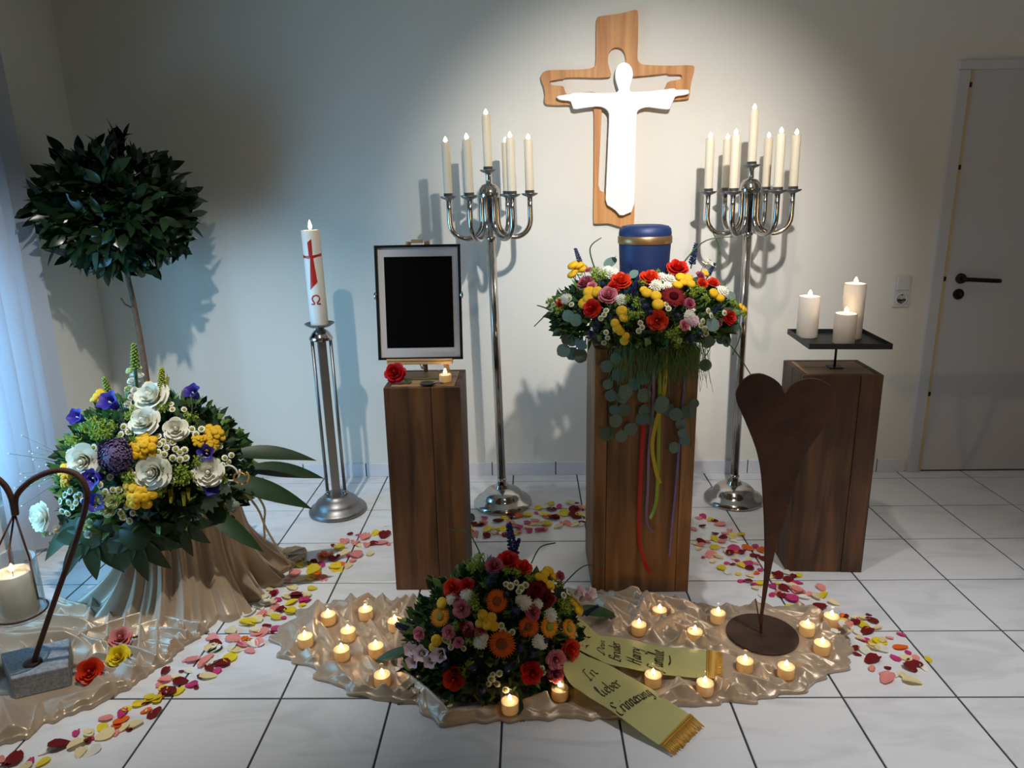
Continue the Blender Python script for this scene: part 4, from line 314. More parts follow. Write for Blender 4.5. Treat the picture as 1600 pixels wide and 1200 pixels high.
CROSS=[[0.32,2.188],[0.331,2.198],[0.387,2.203],[0.446,2.21],[0.478,2.219],[0.497,2.221],[0.507,2.213],[0.509,2.103],[0.507,2.023],[0.513,2.005],[0.533,1.992],[0.651,1.986],[0.753,1.987],[0.768,1.98],[0.765,1.953],[0.756,1.921],[0.752,1.888],[0.751,1.855],[0.744,1.842],[0.682,1.839],[0.612,1.833],[0.543,1.822],[0.517,1.806],[0.504,1.777],[0.508,1.522],[0.513,1.292],[0.503,1.27],[0.457,1.27],[0.416,1.283],[0.388,1.292],[0.324,1.289],[0.317,1.297],[0.318,1.525],[0.316,1.781],[0.312,1.814],[0.296,1.826],[0.128,1.828],[0.093,1.832],[0.084,1.846],[0.089,1.877],[0.083,1.91],[0.072,1.935],[0.069,1.955],[0.081,1.971],[0.103,1.979],[0.26,1.978],[0.308,1.984],[0.322,1.999]]
TAIL1=[[0.127,-1.534,0.13,0.103,-1.678,0.13],[0.158,-1.532,0.115,0.132,-1.682,0.115],[0.181,-1.534,0.095,0.156,-1.676,0.095],[0.212,-1.546,0.07,0.19,-1.666,0.07],[0.245,-1.536,0.055,0.23,-1.677,0.055],[0.309,-1.534,0.045,0.292,-1.685,0.045],[0.391,-1.565,0.042,0.362,-1.706,0.042],[0.471,-1.578,0.04,0.443,-1.718,0.04],[0.551,-1.589,0.04,0.516,-1.73,0.04]]
FR1=[[0.551,-1.589,0.04,0.516,-1.73,0.04],[0.599,-1.592,0.034,0.566,-1.723,0.034]]
TAIL2=[[0.126,-1.69,0.12,0.09,-1.745,0.12],[0.155,-1.693,0.1,0.092,-1.783,0.1],[0.19,-1.69,0.08,0.111,-1.808,0.08],[0.231,-1.696,0.065,0.138,-1.817,0.065],[0.286,-1.728,0.05,0.169,-1.831,0.05],[0.336,-1.765,0.042,0.211,-1.861,0.042],[0.374,-1.796,0.034,0.254,-1.9,0.034],[0.404,-1.82,0.024,0.294,-1.935,0.024],[0.444,-1.85,0.014,0.337,-1.969,0.014]]
FR2=[[0.444,-1.85,0.014,0.337,-1.969,0.014],[0.473,-1.89,0.008,0.371,-1.999,0.008]]
# ------------------------------------------------------------------ setting
T = .333; X0 = -2.148; X1 = 3.7; Y1 = -5.6; H = 2.52
def col_x(k): return (k-4.2663)*T
def row_y(r): return (-r+.7126)*T
floor = link('floor', MB().box(((X0+X1)/2, Y1/2, -.028), (X1-X0+.4, -Y1+.4, .05)).mesh('floor', M['grout'], False)); floor['kind'] = 'structure'
g = .0032
tile_me = {}
def tile(x0, x1, y0, y1):
    k = (round(x1-x0, 4), round(y1-y0, 4))
    if k not in tile_me:
        b = MB(); x, y = (k[0]/2-g), (k[1]/2-g); e = .0015; v = []
        for z, q in ((-.006, 0), (-.0012, 0), (0, e)): v += [(-x+q, -y+q, z), (x-q, -y+q, z), (x-q, y-q, z), (-x+q, y-q, z)]
        b.add(v, [(j*4+i, j*4+(i+1) % 4, (j+1)*4+(i+1) % 4, (j+1)*4+i) for j in (0, 1) for i in range(4)]+[(8, 9, 10, 11)])
        tile_me[k] = b.mesh('tile', M['tile'], False)
    link('tile', tile_me[k], floor, Matrix.Translation(((x0+x1)/2, (y0+y1)/2, 0)))
xs = [X0]+[col_x(k) for k in range(-2, 16) if X0+.02 < col_x(k) < X1-.02]+[X1]
ys = [0]+[row_y(r) for r in range(1, 8)]
for j in range(len(ys)-1):
    for i in range(len(xs)-1): tile(xs[i], xs[i+1], ys[j+1], ys[j])
far = MB()
for r in range(7, 17):
    for i in range(len(xs)-1):
        a, b_ = xs[i], xs[i+1]; y0_, y1_ = max(row_y(r+1), Y1), row_y(r)
        if y1_ > y0_+.02: far.box(((a+b_)/2, (y0_+y1_)/2, -.003), (b_-a-2*g, y1_-y0_-2*g, .006))
link('tile_field', far.mesh('tile_field', M['tile'], False), floor, kind='stuff')
def struct(name, mb, m, smooth=False, parent=None, bevel=0):
    o = link(name, mb.mesh(name, m, smooth) if isinstance(mb, MB) else mb, parent, bevel=bevel)
    if parent is None: o['kind'] = 'structure'
    return o
DX0, DX1, DH = 1.962, 2.905, 1.985          # door opening with its frame
b = MB(); b.box(((X0-.1+DX0)/2, .06, H/2), (DX0-X0+.1, .12, H)); b.box(((DX1+X1+.1)/2, .06, H/2), (X1+.1-DX1, .12, H)); b.box(((DX0+DX1)/2, .06, (DH+H)/2), (DX1-DX0, .12, H-DH))
struct('wall_back', b, M['wall'])
WY0, WY1, WZ0, WZ1 = -1.85, -.66, .25, 1.85  # window opening in the left wall
b = MB(); b.box((X0-.06, WY1/2, H/2), (.12, -WY1, H)); b.box((X0-.06, (Y1+WY0)/2, H/2), (.12, WY0-Y1, H)); b.box((X0-.06, (WY0+WY1)/2, WZ0/2), (.12, WY1-WY0, WZ0)); b.box((X0-.06, (WY0+WY1)/2, (WZ1+H)/2), (.12, WY1-WY0, H-WZ1))
struct('wall_left', b, M['wall'])
struct('wall_right', MB().box((X1+.06, Y1/2, H/2), (.12, -Y1, H)), M['wall'])
struct('wall_front', MB().box(((X0+X1)/2, Y1-.06, H/2), (X1-X0, .12, H)), M['wall'])
struct('ceiling', MB().box(((X0+X1)/2, Y1/2, H+.05), (X1-X0+.3, -Y1+.3, .1)), M['ceiling'])
win = struct('window_1', MB().box((X0-.085, (WY0+WY1)/2, (WZ0+WZ1)/2), (.006, WY1-WY0-.1, WZ1-WZ0-.1)), M['glass'])
b = MB()
for yy in (WY0+.03, (WY0+WY1)/2, WY1-.03): b.box((X0-.085, yy, (WZ0+WZ1)/2), (.06, .06, WZ1-WZ0))
for zz in (WZ0+.03, WZ1-.03): b.box((X0-.085, (WY0+WY1)/2, zz), (.058, WY1-WY0, .06))
struct('window_frame', b, M['door_frame'], parent=win)
# skirting tiles along the back wall and the left wall
sk = link('baseboard_back', MB().box(((X0+DX0-.02)/2, -.003, .035), (DX0-X0-.02, .006, .07)).mesh('baseboard_back', M['grout'], False)); sk['kind'] = 'structure'
js = [X0+.012]+[-1.2+i*.3335 for i in range(-2, 10) if X0+.05 < -1.2+i*.3335 < 1.90]+[1.947]
for i in range(len(js)-1):
    a, c_ = js[i], js[i+1]; link('tile', MB().box(((a+c_)/2, -.006, .036), (c_-a-.005, .012, .072)).mesh('tile', M['skirt_tile'], False), sk, bevel=.002)
sk = link('baseboard_left', MB().box((X0+.003, -.4, .035), (.006, .8, .07)).mesh('baseboard_left', M['grout'], False)); sk['kind'] = 'structure'
for i in range(3): link('tile', MB().box((X0+.006, -.18-i*.3335, .036), (.012, .3285, .072)).mesh('tile', M['skirt_tile'], False), sk, bevel=.002)
# door
door = struct('door_1', MB().box(((DX0+.055+DX1-.055)/2, .015, 1.94/2+.006), (DX1-DX0-.11, .04, 1.94)), M['door'], bevel=.003)
b = MB()
for xx, w_ in ((DX0+.026, .056), (DX1-.026, .056)): b.box((xx, .05, DH/2-.02), (w_, .13, DH-.04))
b.box(((DX0+DX1)/2, .05, DH-.02), (DX1-DX0, .13, .04)); struct('door_frame', b, M['door_frame'], parent=door, bevel=.004)
b = MB(); b.box((DX0+.0615, -.007, .97), (.013, .006, 1.94)); struct('door_seal', b, M['door_edge'], parent=door)
b = MB()
for zz in (.42, 1.0, 1.52, 1.88): b.box((DX0+.0615, -.0105, zz), (.011, .003, .022))
struct('strike_plate', b, M['gunmetal'], parent=door)
b = MB(); b.tube([(2.102, -.003, 1.0), (2.102, -.016, 1.0)], [.026, .024], 20); b.tube([(2.102, -.02, 1.0), (2.102, -.055, 1.0)], .011, 12)
b.tube(cat([(2.095, -.055, 1.0), (2.12, -.058, 1.0), (2.18, -.056, .996), (2.265, -.054, .991)], 4), .0105, 12); struct('door_handle', b, M['black_metal'], True, parent=door)
b = MB(); b.lathe([(.026, 0), (.026, .006), (.023, .009), (.010, .010), (.009, .006), (.0, .006)], 24); o = struct('keyhole_rose', b, M['black_metal'], True, parent=door); o.matrix_basis = Matrix.Translation((2.1, -.006, .924)) @ Matrix.Rotation(PI/2, 4, 'X')
# switch and socket plate
t = thing('switch_and_socket', 'white light switch above a power socket on the wall beside the door', 'switch', (1.827, 0, .94))
part('cover_plate', MB().box((1.827, -.005, .94), (.082, .010, .152)), M['plastic'], t, False, .003)
part('switch_rocker', MB().box((1.827, -.012, .978), (.06, .008, .06)), M['plastic'], t, False, .003)
b = MB(); b.lathe([(.029, 0), (.029, .004), (.024, .004), (.022, -.002), (0, -.002)], 28)
for sx in (-1, 1): b.tube([(sx*.0095, 0, -.0015), (sx*.0095, 0, .0005)], .0028, 8, 1)
for sy in (-1, 1): b.box((0, sy*.021, .002), (.006, .004, .004), mi=1)
part('socket', b, [M['plastic'], M['gunmetal']], t, True, mw=Matrix.Translation((1.827, -.010, .905)) @ Matrix.Rotation(PI/2, 4, 'X'))
# curtain in front of the window
ny, nz = 260, 12; G = np.zeros((nz, ny, 3)); yy = np.linspace(-.575, -1.02, ny); zz = np.linspace(.02, 2.3, nz)
for i in range(nz):
    ph = yy*2*PI/.085; G[i, :, 0] = X0+.075+.028*np.sin(ph+.35*np.sin(zz[i]*1.3))+.010*np.sin(ph*.43+1); G[i, :, 1] = yy+.012*np.cos(ph)+.012*np.sin(zz[i]*1.7); G[i, :, 2] = zz[i]
tag(link('curtain', MB().grid(G).mesh('curtain', M['curtain'])), 'pale curtain hanging in soft vertical folds at the left wall', 'curtain')
b = MB(); b.tube([(X0+.075, -.5, 2.33), (X0+.075, -2.1, 2.33)], .012, 10); tag(link('curtain_rail', b.mesh('curtain_rail', M['steel'])), 'steel curtain rail on the left wall above the curtain', 'curtain rail')
# ------------------------------------------------------------------ shared builders
def flame_lamp(name, p, power, col, r=.006):
    l = bpy.data.lights.new(name, 'POINT'); l.energy = power; l.color = col; l.shadow_soft_size = r
    return l
def flame_mb(h, r):
    return MB().lathe([(.0, 0), (r*.6, h*.08), (r*.95, h*.22), (r, h*.34), (r*.82, h*.52), (r*.5, h*.74), (r*.2, h*.92), (0, h)], 12)
def candle(name, label, cat_, r, h, world, m, group=None, fh=.024, fr=.006, fm='led', power=.35, dip=.002, light=True):
    t = thing(name, label, cat_, world=world, group=group); W = world
    n = 32
    prof = [(r*.97, 0), (r, .003), (r, h-.003), (r*.97, h), (r*.86, h), (r*.78, h-dip), (r*.3, h-dip*1.3), (0, h-dip*1.3)]
    sharp(part('wax_body', MB().lathe(prof, n), M[m], t, mw=W))
    part('wick', MB().tube([(0, 0, h-dip*1.6), (.0006, 0, h+.003), (.001, 0, h+.007)], .0009, 6), M['wick'], t, mw=W)
    part('flame', flame_mb(fh, fr), M[fm], t, mw=W @ Matrix.Translation((0, 0, h+.002)))
    if light and power:
        l = flame_lamp('candle_light', None, power, (1, .66, .32)); o = bpy.data.objects.new('candle_light', l); C.objects.link(o)
        o.matrix_basis = W @ Matrix.Translation((0, 0, h+fh*.6)); o.parent = t; o.matrix_parent_inverse = WI[t.name]
    return t
# ------------------------------------------------------------------ wooden pedestals (boxes of planks)
def pedestal(label, x0, x1, y0, y1, h, m, rz=0, fronts=(.34, .66), group='wooden box pedestals'):
    cx, cy = (x0+x1)/2, (y0+y1)/2; W = Matrix.Translation((cx, cy, 0)) @ Matrix.Rotation(rz, 4, 'Z')
    t = thing('wooden_pedestal', label, 'pedestal', world=W); wx, wy_ = x1-x0, y1-y0; k = .022; gp = .0012
    def pl(c, d): part('plank', MB().box((0, 0, 0), d), M[m], t, False, .0025, mw=W @ Matrix.Translation(c))
    fr = (0,)+tuple(fronts)+(1,)
    for i in range(len(fr)-1):
        a = -wx/2+wx*fr[i]; b_ = -wx/2+wx*fr[i+1]
        pl(((a+b_)/2, -wy_/2+k/2-(.0008 if i % 2 else 0), h/2), (b_-a-gp, k, h-.001))
        pl(((a+b_)/2, wy_/2-k/2, h/2), (b_-a-gp, k, h-.001))
    for s in (-1, 1):
        for i in (0, 1):
            d = (wy_-2*k)/2; pl((s*(wx/2-k/2), -wy_/2+k+d*(i+.5), h/2), (k, d-gp, h-.001))
    for i in (0, 1):
        d = (wy_-2*k)/2
        part('plank', MB().box((0, 0, 0), (wx-2*k-gp, d-gp, k)), M['wood_top'], t, False, .002, mw=W @ Matrix.Translation((0, -wy_/2+k+d*(i+.5), h-k/2-.001)))
    return t
pedestal('dark wooden box pedestal carrying the framed picture on an easel', -.513, -.242, -1.151, -.89, .794, 'wood_l', fronts=(.62,))
pedestal('tallest brown wooden box pedestal carrying the blue urn and flower wreath', .226, .582, -1.174, -.83, .928, 'wood_m', fronts=(.13, .86))
pedestal('dark wooden box pedestal under the square tray of pillar candles', .998, 1.284, -1.035, -.79, .79, 'wood_r', rz=math.radians(-2.5), fronts=(.72,))
# ------------------------------------------------------------------ candelabra
def candelabrum(label, x, y, lean, rot, cl, top, grp):
    W = Matrix.Translation((x, y, 0)) @ Matrix.Rotation(lean, 4, 'Y')
    t = thing('candelabrum', label, 'candelabrum', world=W, group='seven-branched floor candelabra')
    sharp(part('base', MB().lathe([(.132, 0), (.139, .004), (.139, .014), (.128, .026), (.104, .036), (.098, .046), (.092, .058), (.080, .070), (.058, .080), (.036, .084), (.029, .10), (.0, .10)], 48), M['chrome'], t, mw=W), 50)
    part('pole', MB().lathe([(.0195, .09), (.0195, 1.44)], 60, rfun=lambda a, z: 1-.16*abs(math.sin(3*a))), M['chrome'], t, mw=W)
    b = MB()
    for zz in (.115, 1.245): b.lathe([(.019, zz), (.0225, zz+.004), (.0225, zz+.012), (.019, zz+.016)], 24)
    part('collar', b, M['chrome'], t, mw=W)
    sharp(part('dome_cap', MB().lathe([(.043, 1.425), (.047, 1.442), (.043, 1.462), (.030, 1.479), (.0125, 1.486), (.0115, 1.520), (.017, 1.53), (0, 1.53)], 32), M['chrome'], t, mw=W), 60)
    cupp = [(.009, -.012), (.012, -.006), (.031, .002), (.037, .009), (.036, .010), (.0205, .007), (.0205, .022), (.0187, .022), (.0187, .006), (0, .006)]
    cup = MB().lathe(cupp, 28); cme = cup.mesh('cup', M['steel']); 
    part('cup', cme, None, t, mw=W @ Matrix.Translation((0, 0, top)))
    spots_ = [(0, 0, top)]
    R0, R1 = .034, .175; rb_ = (R1-R0)/2
    pts = [(.004, 1.474), (.016, 1.472), (.027, 1.464), (R0, 1.45), (R0, 1.40), (R0, 1.33)]
    pts += [(R0+rb_-rb_*math.cos(a), 1.325-rb_*math.sin(a)) for a in np.linspace(0, PI, 13)] + [(R1, 1.345), (R1, 1.38), (R1, cl-.008)]
    ame = MB().tube([(r, 0, z) for r, z in pts], .0112, 12).mesh('arm', M['chrome'])
    for i in range(6):
        a = rot+i*PI/3; A = W @ Matrix.Rotation(a, 4, 'Z')
        part('arm', ame, None, t, mw=A); part('cup', cme, None, t, mw=A @ Matrix.Translation((R1, 0, cl)))
        spots_.append((R1*math.cos(a), R1*math.sin(a), cl))
    return t, W, spots_
grpc = 'ivory candles in the candelabra'
names7 = ['centre and tallest', 'right end', 'rear right', 'rear left', 'left end', 'front left', 'front right']
for lab, (x, y, lean, rot, hh) in (('left candelabrum beside the framed picture', (-.134, -.365, -math.radians(1.1), math.radians(5), 1.428)), ('candelabrum on the right of the cross', (.972, -.345, -math.radians(.5), math.radians(-8.5), 1.426))):
    t, W, ss = candelabrum('polished steel floor candelabrum with seven candles, ' + ('between picture and cross' if x < 0 else 'between the urn and the door'), x, y, lean, rot, hh, 1.532, None)
    for i, s in enumerate(ss):
        candle('taper_candle', f'{names7[i]} ivory candle on the {lab}', 'candle', .0182, .222, W @ Matrix.Translation((s[0], s[1], s[2]+.0065)), 'wax', grpc, .024, .0085, 'led', .03)
# ------------------------------------------------------------------ paschal candle on its stand
W = Matrix.Translation((-.912, -.435, 0)) @ Matrix.Rotation(-math.radians(.75), 4, 'Y')
t = thing('candle_stand', 'brushed steel floor candle stand with three thin rods around a square column', 'candle stand', world=W)
sharp(part('base', MB().lathe([(.128, 0), (.134, .004), (.134, .014), (.126, .024), (.106, .034), (.101, .046), (.093, .058), (.074, .072), (.062, .080), (.058, .088), (0, .088)], 48), M['steel'], t, mw=W), 50)
part('column', MB().box((0, 0, .455), (.038, .038, .75), rz=.35), M['steel'], t, False, .004, mw=W)
rod = MB().lathe([(.0075, .085), (.0075, .83)], 14).mesh('rod', M['steel'])
for a in (182, 2, 92): part('rod', rod, None, t, mw=W @ Matrix.Translation((.041*math.cos(math.radians(a)), .041*math.sin(math.radians(a)), 0)))
ft = MB().lathe([(.011, .084), (.011, .10), (.008, .106), (.0, .106)], 14).mesh('rod_foot', M['chrome'])
for a in (182, 2, 92): part('rod_foot', ft, None, t, mw=W @ Matrix.Translation((.041*math.cos(math.radians(a)), .041*math.sin(math.radians(a)), 0)))
sharp(part('knob', MB().lathe([(.05, .826), (.053, .834), (.046, .846), (.040, .856), (.030, .868), (.02, .874), (.016, .884), (0, .884)], 36), M['chrome'], t, mw=W), 60)
sharp(part('drip_dish', MB().lathe([(.014, .880), (.044, .886), (.064, .898), (.065, .902), (.060, .899), (.043, .892), (0, .892)], 36), M['steel'], t, mw=W), 60)
CW = W @ Matrix.Translation((0, 0, .892))
pc = candle('paschal_candle', 'tall white candle with a red cross and omega sign on the steel stand', 'candle', .039, .413, CW, 'wax_white', None, .042, .0085, 'flame', .08, .010)
def oncyl(x, y, off=.0012):  # marks wrapped round the candle
    s = (x-(147+(y-110)*.0944))*.000456; r = .039+off; q = max(-.985, min(.985, s/.039)); a = math.asin(q)
    return (r*math.sin(a), -r*math.cos(a), .413-(y-110)*.000456)
def wrap_poly(quads, off):
    b = MB()
    for q in quads:  # each quad in crop coordinates, subdivided so that it follows the round
        G = []
        for i in range(9):
            u = i/8; A = [q[0][k]*(1-u)+q[3][k]*u for k in (0, 1)]; B = [q[1][k]*(1-u)+q[2][k]*u for k in (0, 1)]
            G.append([oncyl(A[0]*(1-v)+B[0]*v, A[1]*(1-v)+B[1]*v, off) for v in np.linspace(0, 1, 9)])
        b.grid(G)
    return b
part('cross_relief', wrap_poly([((142, 218), (178, 188), (189, 340), (155, 342)), ((157, 342), (189, 340), (197, 372), (168, 374)), ((168, 374), (197, 372), (233, 590), (167, 662)),
     ((74, 326), (118, 344), (120, 362), (82, 366)), ((118, 344), (158, 340), (160, 372), (120, 362)), ((188, 340), (232, 332), (233, 352), (190, 366)), ((232, 332), (264, 320), (263, 350), (233, 352))], .0014), M['red_wax'], pc, mw=CW, label='red wax cross with a flared foot')
om = [(180, 798), (206, 798), (206, 784), (190, 765), (184, 744), (194, 722), (218, 712), (242, 722), (252, 744), (246, 765), (232, 784), (234, 797), (262, 797)]
part('omega_relief', MB().tube([oncyl(x, y, .0012) for x, y in om], .0029, 8), M['red_wax'], pc, mw=CW, label='red omega sign')
# ------------------------------------------------------------------ wall cross with the white figure
t = thing('wall_cross', 'wooden cross with a white cut-out figure on the back wall', 'cross', (.43, 0, 1.75))
part('cross_board', prism(smooth_poly(CROSS), -.004, -.024, [smooth_poly(HOLE, 1)]), M['pine'], t, False).data.materials.append(M['pine'])
part('figure', prism(smooth_poly(FIGURE, 1), -.038, -.054), None, t, False, label='white silhouette figure with outstretched arms').data.materials.append(M['white_board'])
b = MB()
for x, z in ((.36, 2.1), (.36, 1.4), (.15, 1.86), (.7, 1.92)): b.tube([(x, .002, z), (x, -.008, z)], .008, 8)
part('standoff', b, M['steel'], t)
b = MB()
for x, z in ((.44, 1.5), (.45, 1.42)): b.tube([(x-.02, -.001, z), (x-.02, -.04, z)], .006, 8)
part('figure_bracket', b, M['steel'], t)
# ------------------------------------------------------------------ framed picture on the easel
tl = math.radians(-7); FW = Matrix.Translation((-.392, -1.035, .868)) @ Matrix.Rotation(tl, 4, 'X')
t = thing('picture_frame', 'black framed picture with a white mat standing on the small easel', 'picture frame', world=FW); fw, fh = .307, .41
for c_, d in (((0, 0, .0045), (fw, .016, .009)), ((0, 0, fh-.0045), (fw, .016, .009)), ((-fw/2+.0045, 0, fh/2), (.009, .016, fh)), ((fw/2-.0045, 0, fh/2), (.009, .016, fh))): part('frame_bar', MB().box(c_, d), M['frame'], t, False, .001, mw=FW)
part('mat_board', MB().box((0, .001, fh/2), (fw-.012, .004, fh-.012)), M['mat_board'], t, False, mw=FW)
part('print', MB().box((.001, -.0015, fh/2+.001), (.243, .002, .325)), M['photo'], t, False, mw=FW, label='plain black print')
part('back_board', MB().box((0, .0055, fh/2), (fw-.014, .004, fh-.014)), M['gunmetal'], t, False, mw=FW)
for s in (-1, 1): part('side_clip', MB().lathe([(0, 0), (.006, .001), (.006, .004), (0, .006)], 12, sy=2.2), M['chrome'], t, mw=FW @ Matrix.Translation((s*(fw/2+.001), -.008, fh*.565)) @ Matrix.Rotation(PI/2, 4, 'X') )
t = thing('table_easel', 'small pale wooden table easel holding the framed picture', 'easel', (-.39, -1.0, .794))
part('ledge', MB().box((-.395, -1.042, .8605), (.238, .022, .0145)), M['beech'], t, False, .001)
part('ledge', MB().box((-.395, -1.051, .869), (.238, .004, .010)), M['beech'], t, False, .0005)
def bar(a, b_, w_, d=.008):
    a, b_ = Vector(a), Vector(b_); return MB().tube([a, b_], w_, 4)
part('leg', bar((-.295, -1.03, .7945), (-.36, -.966, 1.285), .0095), M['beech'], t, False); part('leg', bar((-.487, -1.03, .7945), (-.425, -.966, 1.285), .0095), M['beech'], t, False)
part('back_leg', bar((-.392, -.925, .7945), (-.392, -.958, 1.24), .0085), M['bark'], t, False)
part('crossbar', MB().box((-.392, -.972, 1.22), (.12, .01, .018)), M['beech'], t, False); part('top_peg', MB().box((-.392, -.985, 1.287), (.04, .02, .012)), M['beech'], t, False)
b = MB(); b.tube(cat([(-.392, -.935, .80), (-.405, -1.0, .845), (-.397, -1.02, .852)], 5), .0012, 6); b.tube(cat([(-.385, -1.02, .855), (-.391, -1.025, .83), (-.398, -1.02, .853)], 5), .0012, 6); part('chain', b, M['gunmetal'], t)
# ------------------------------------------------------------------ tray with pillar candles on the right pedestal
TW = Matrix.Translation((1.152, -.912, .79)) @ Matrix.Rotation(math.radians(-4), 4, 'Z')
t = thing('candle_tray', 'square dark steel tray raised on a thin rod above the pedestal', 'tray', world=TW)
part('foot_plate', MB().box((0, 0, .0015), (.05, .05, .003)), M['gunmetal'], t, False, .001, mw=TW); part('rod', MB().lathe([(.0045, .003), (.0045, .1)], 10), M['gunmetal'], t, mw=TW)
part('tray_plate', MB().box((0, 0, .102), (.285, .285, .006)), M['gunmetal'], t, False, .001, mw=TW)
for s in (-1, 1):
    part('rim', MB().box((0, s*.1415, .109), (.286, .003, .020)), M['gunmetal'], t, False, mw=TW); part('rim', MB().box((s*.1415, 0, .109), (.003, .280, .020)), M['gunmetal'], t, False, mw=TW)
for lab, x, y, h in (('medium ivory pillar candle at the left of the square tray', 1.062, -.848, .155), ('shortest ivory pillar candle at the front of the square tray', 1.150, -.972, .109), ('tallest ivory pillar candle at the back of the square tray', 1.213, -.882, .205)):
    candle('pillar_candle', lab, 'candle', .0385, h, Matrix.Translation((x, y, .8955)), 'wax_white', 'pillar candles on the tray', .022, .0075, 'led', .16, .006)
# ------------------------------------------------------------------ urn
t = thing('urn', 'dark blue urn with a bronze band standing in the flower wreath', 'urn', (.412, -1.0, 1.03))
UW = Matrix.Translation((.412, -1.0, 1.03))
sharp(part('body', MB().lathe([(.070, 0), (.078, .003), (.081, .02), (.0875, .18), (.0905, .238), (.0, .238)], 64), M['urn'], t, mw=UW), 60)
sharp(part('band', MB().lathe([(.0925, .238), (.0945, .241), (.0945, .262), (.0925, .265), (0, .265)], 64), M['gold_band'], t, mw=UW, label='bronze coloured band'), 50)
sharp(part('lid', MB().lathe([(.091, .265), (.0915, .275), (.089, .289), (.080, .298), (.060, .302), (0, .303)], 64), M['urn'], t, mw=UW), 60)
# ------------------------------------------------------------------ rusty heart on its round plate
hz = .030
t = thing('metal_heart', 'large rusty steel heart on a thin stem and round plate among the tealights', 'heart', (.757, -1.489, hz))
part('heart_plate', prism(smooth_poly(HEART, 1), -1.492, -1.486), None, t, False).data.materials.append(M['rust'])
sharp(part('base_plate', MB().lathe([(.113, 0), (.114, .001), (.114, .005), (.113, .006), (0, .006)], 64, (.757, -1.489, hz)), M['plate'], t), 40)
part('stem', MB().tube([(.752, -1.489, hz+.004), (.752, -1.489, .14)], .0045, 8), M['rust'], t)
part('wire', MB().tube(cat([(.757, -1.470, hz+.006), (.748, -1.46, .09), (.738, -1.455, .14)], 4), .002, 6), M['rust'], t)
# ------------------------------------------------------------------ items on the left pedestal
zt = .794
def vase_glass(b, r, h, base=.004, n=32, mi=0):
    b.lathe([(r*.92, 0), (r, .003), (r*1.0, h), (r*.95, h+.0006), (r*.94, h-.001), (r*.93, base), (0, base)], n, mi=mi); return b
def votive(name, label, world, group, r=.0275, h=.056, wr=.0252, wh=.037, power=.05, fm='flame'):
    t = thing(name, label, 'tealight', world=world, group=group)
    sharp(part('glass', vase_glass(MB(), r, h), M['glass'], t, mw=world), 50)
    sharp(part('wax', MB().lathe([(wr*.96, .005), (wr, .008), (wr, wh), (wr*.8, wh-.002), (0, wh-.0025)], 24), M['wax_tea'], t, mw=world), 50)
    part('wick', MB().tube([(0, 0, wh-.003), (0, 0, wh+.006)], .0008, 6), M['wick'], t, mw=world)
    part('flame', flame_mb(.020, .0058), M[fm], t, mw=world @ Matrix.Translation((0, 0, wh+.002)))
    o = bpy.data.objects.new('flame_light', flame_lamp('flame_light', None, power, (1, .62, .28), .005)); C.objects.link(o)
    o.matrix_basis = world @ Matrix.Translation((0, 0, wh+.014)); o.parent = t; o.matrix_parent_inverse = WI[t.name]
    return t
votive('tealight', 'tealight in clear glass on the pedestal below the framed picture', Matrix.Translation((-.300, -1.085, zt)), None, .0265, .045, .022, .03, .035, 'led')
t = thing('glass_bead', 'small clear glass bead beside the tealight on the left pedestal', 'ornament', (-.272, -1.07, zt)); part('bead', MB().lathe([(0, 0), (.008, .002), (.011, .010), (.008, .019), (0, .021)], 16, (-.270, -1.055, zt)), M['thick_glass'], t)
t = thing('tin_dish', 'small grey tin dish in front of the tealight on the left pedestal', 'dish', (-.36, -1.118, zt)); sharp(part('bowl', MB().lathe([(.014, 0), (.022, .004), (.025, .009), (.024, .0095), (.013, .003), (0, .003)], 24, (-.36, -1.120, zt), sx=1.15), M['dark_tin'], t))
part('handle', MB().tube(cat([(-.336, -1.120, zt+.008), (-.318, -1.122, zt+.010), (-.306, -1.124, zt+.006)], 4), .0035, 6), M['chrome'], t)
# ------------------------------------------------------------------ flowers: one mesh per kind and colour, facing +Z, radius 1
FC = {}
def petal_grid(R, ang, w_, r0, r1, z0, z1, curl, nu=5, nv=5, tip=.0, cup=.0):
    G = []
    for j in range(nv):
        v = j/(nv-1); row = []
        ww = w_*math.sin(PI*(.18+.62*v))**.8 if tip == 0 else w_*math.sin(PI*min(.98, .12+.86*v))**.7
        for i in range(nu):
            u = -1+2*i/(nu-1); r = r0+(r1-r0)*v**.8+curl*max(0, v-.6)**1.2-.06*u*u*v; z = z0+(z1-z0)*v**.9-curl*1.3*max(0, v-.62)**1.3-.10*u*u*v*(1 if cup == 0 else -cup)
            a = ang+u*ww/max(r, .18) if tip == 0 else ang
            if tip == 0: row.append((r*math.cos(a), r*math.sin(a), z+R.uniform(-.015, .015)))
            else: row.append((r*math.cos(ang)-u*ww*math.sin(ang), r*math.sin(ang)+u*ww*math.cos(ang), z))
        G.append(row)
    return G
def rose_me(m, seed=0, open_=1.0):
    k = ('rose', m, seed, open_)
    if k in FC: return FC[k]
    R = random.Random(seed); b = MB(); off = 0
    for r1, z1, n, cu in ((.15, .72, 3, .0), (.28, .76, 4, .04), (.44, .74, 5, .08), (.66, .66, 5, .15), (.90, .50, 6, .24), (1.02, .22, 6, .28)):
        r1 *= open_ if r1 > .4 else 1
        for i in range(n):
            a = off+2*PI*i/n+R.uniform(-.15, .15); b.grid(petal_grid(R, a, r1*1.25*PI/n, .05+r1*.15, r1, -.35, z1+R.uniform(-.05, .05), cu+R.uniform(-.04, .08), 5, 5))
        off += 1.1
    b.lathe([(.12, -.3), (.17, .2), (.15, .55), (.07, .70), (0, .72)], 8); FC[k] = b.mesh('rose', M[m]); return FC[k]
def tulip_me(m): return rose_me(m, 7, .8)
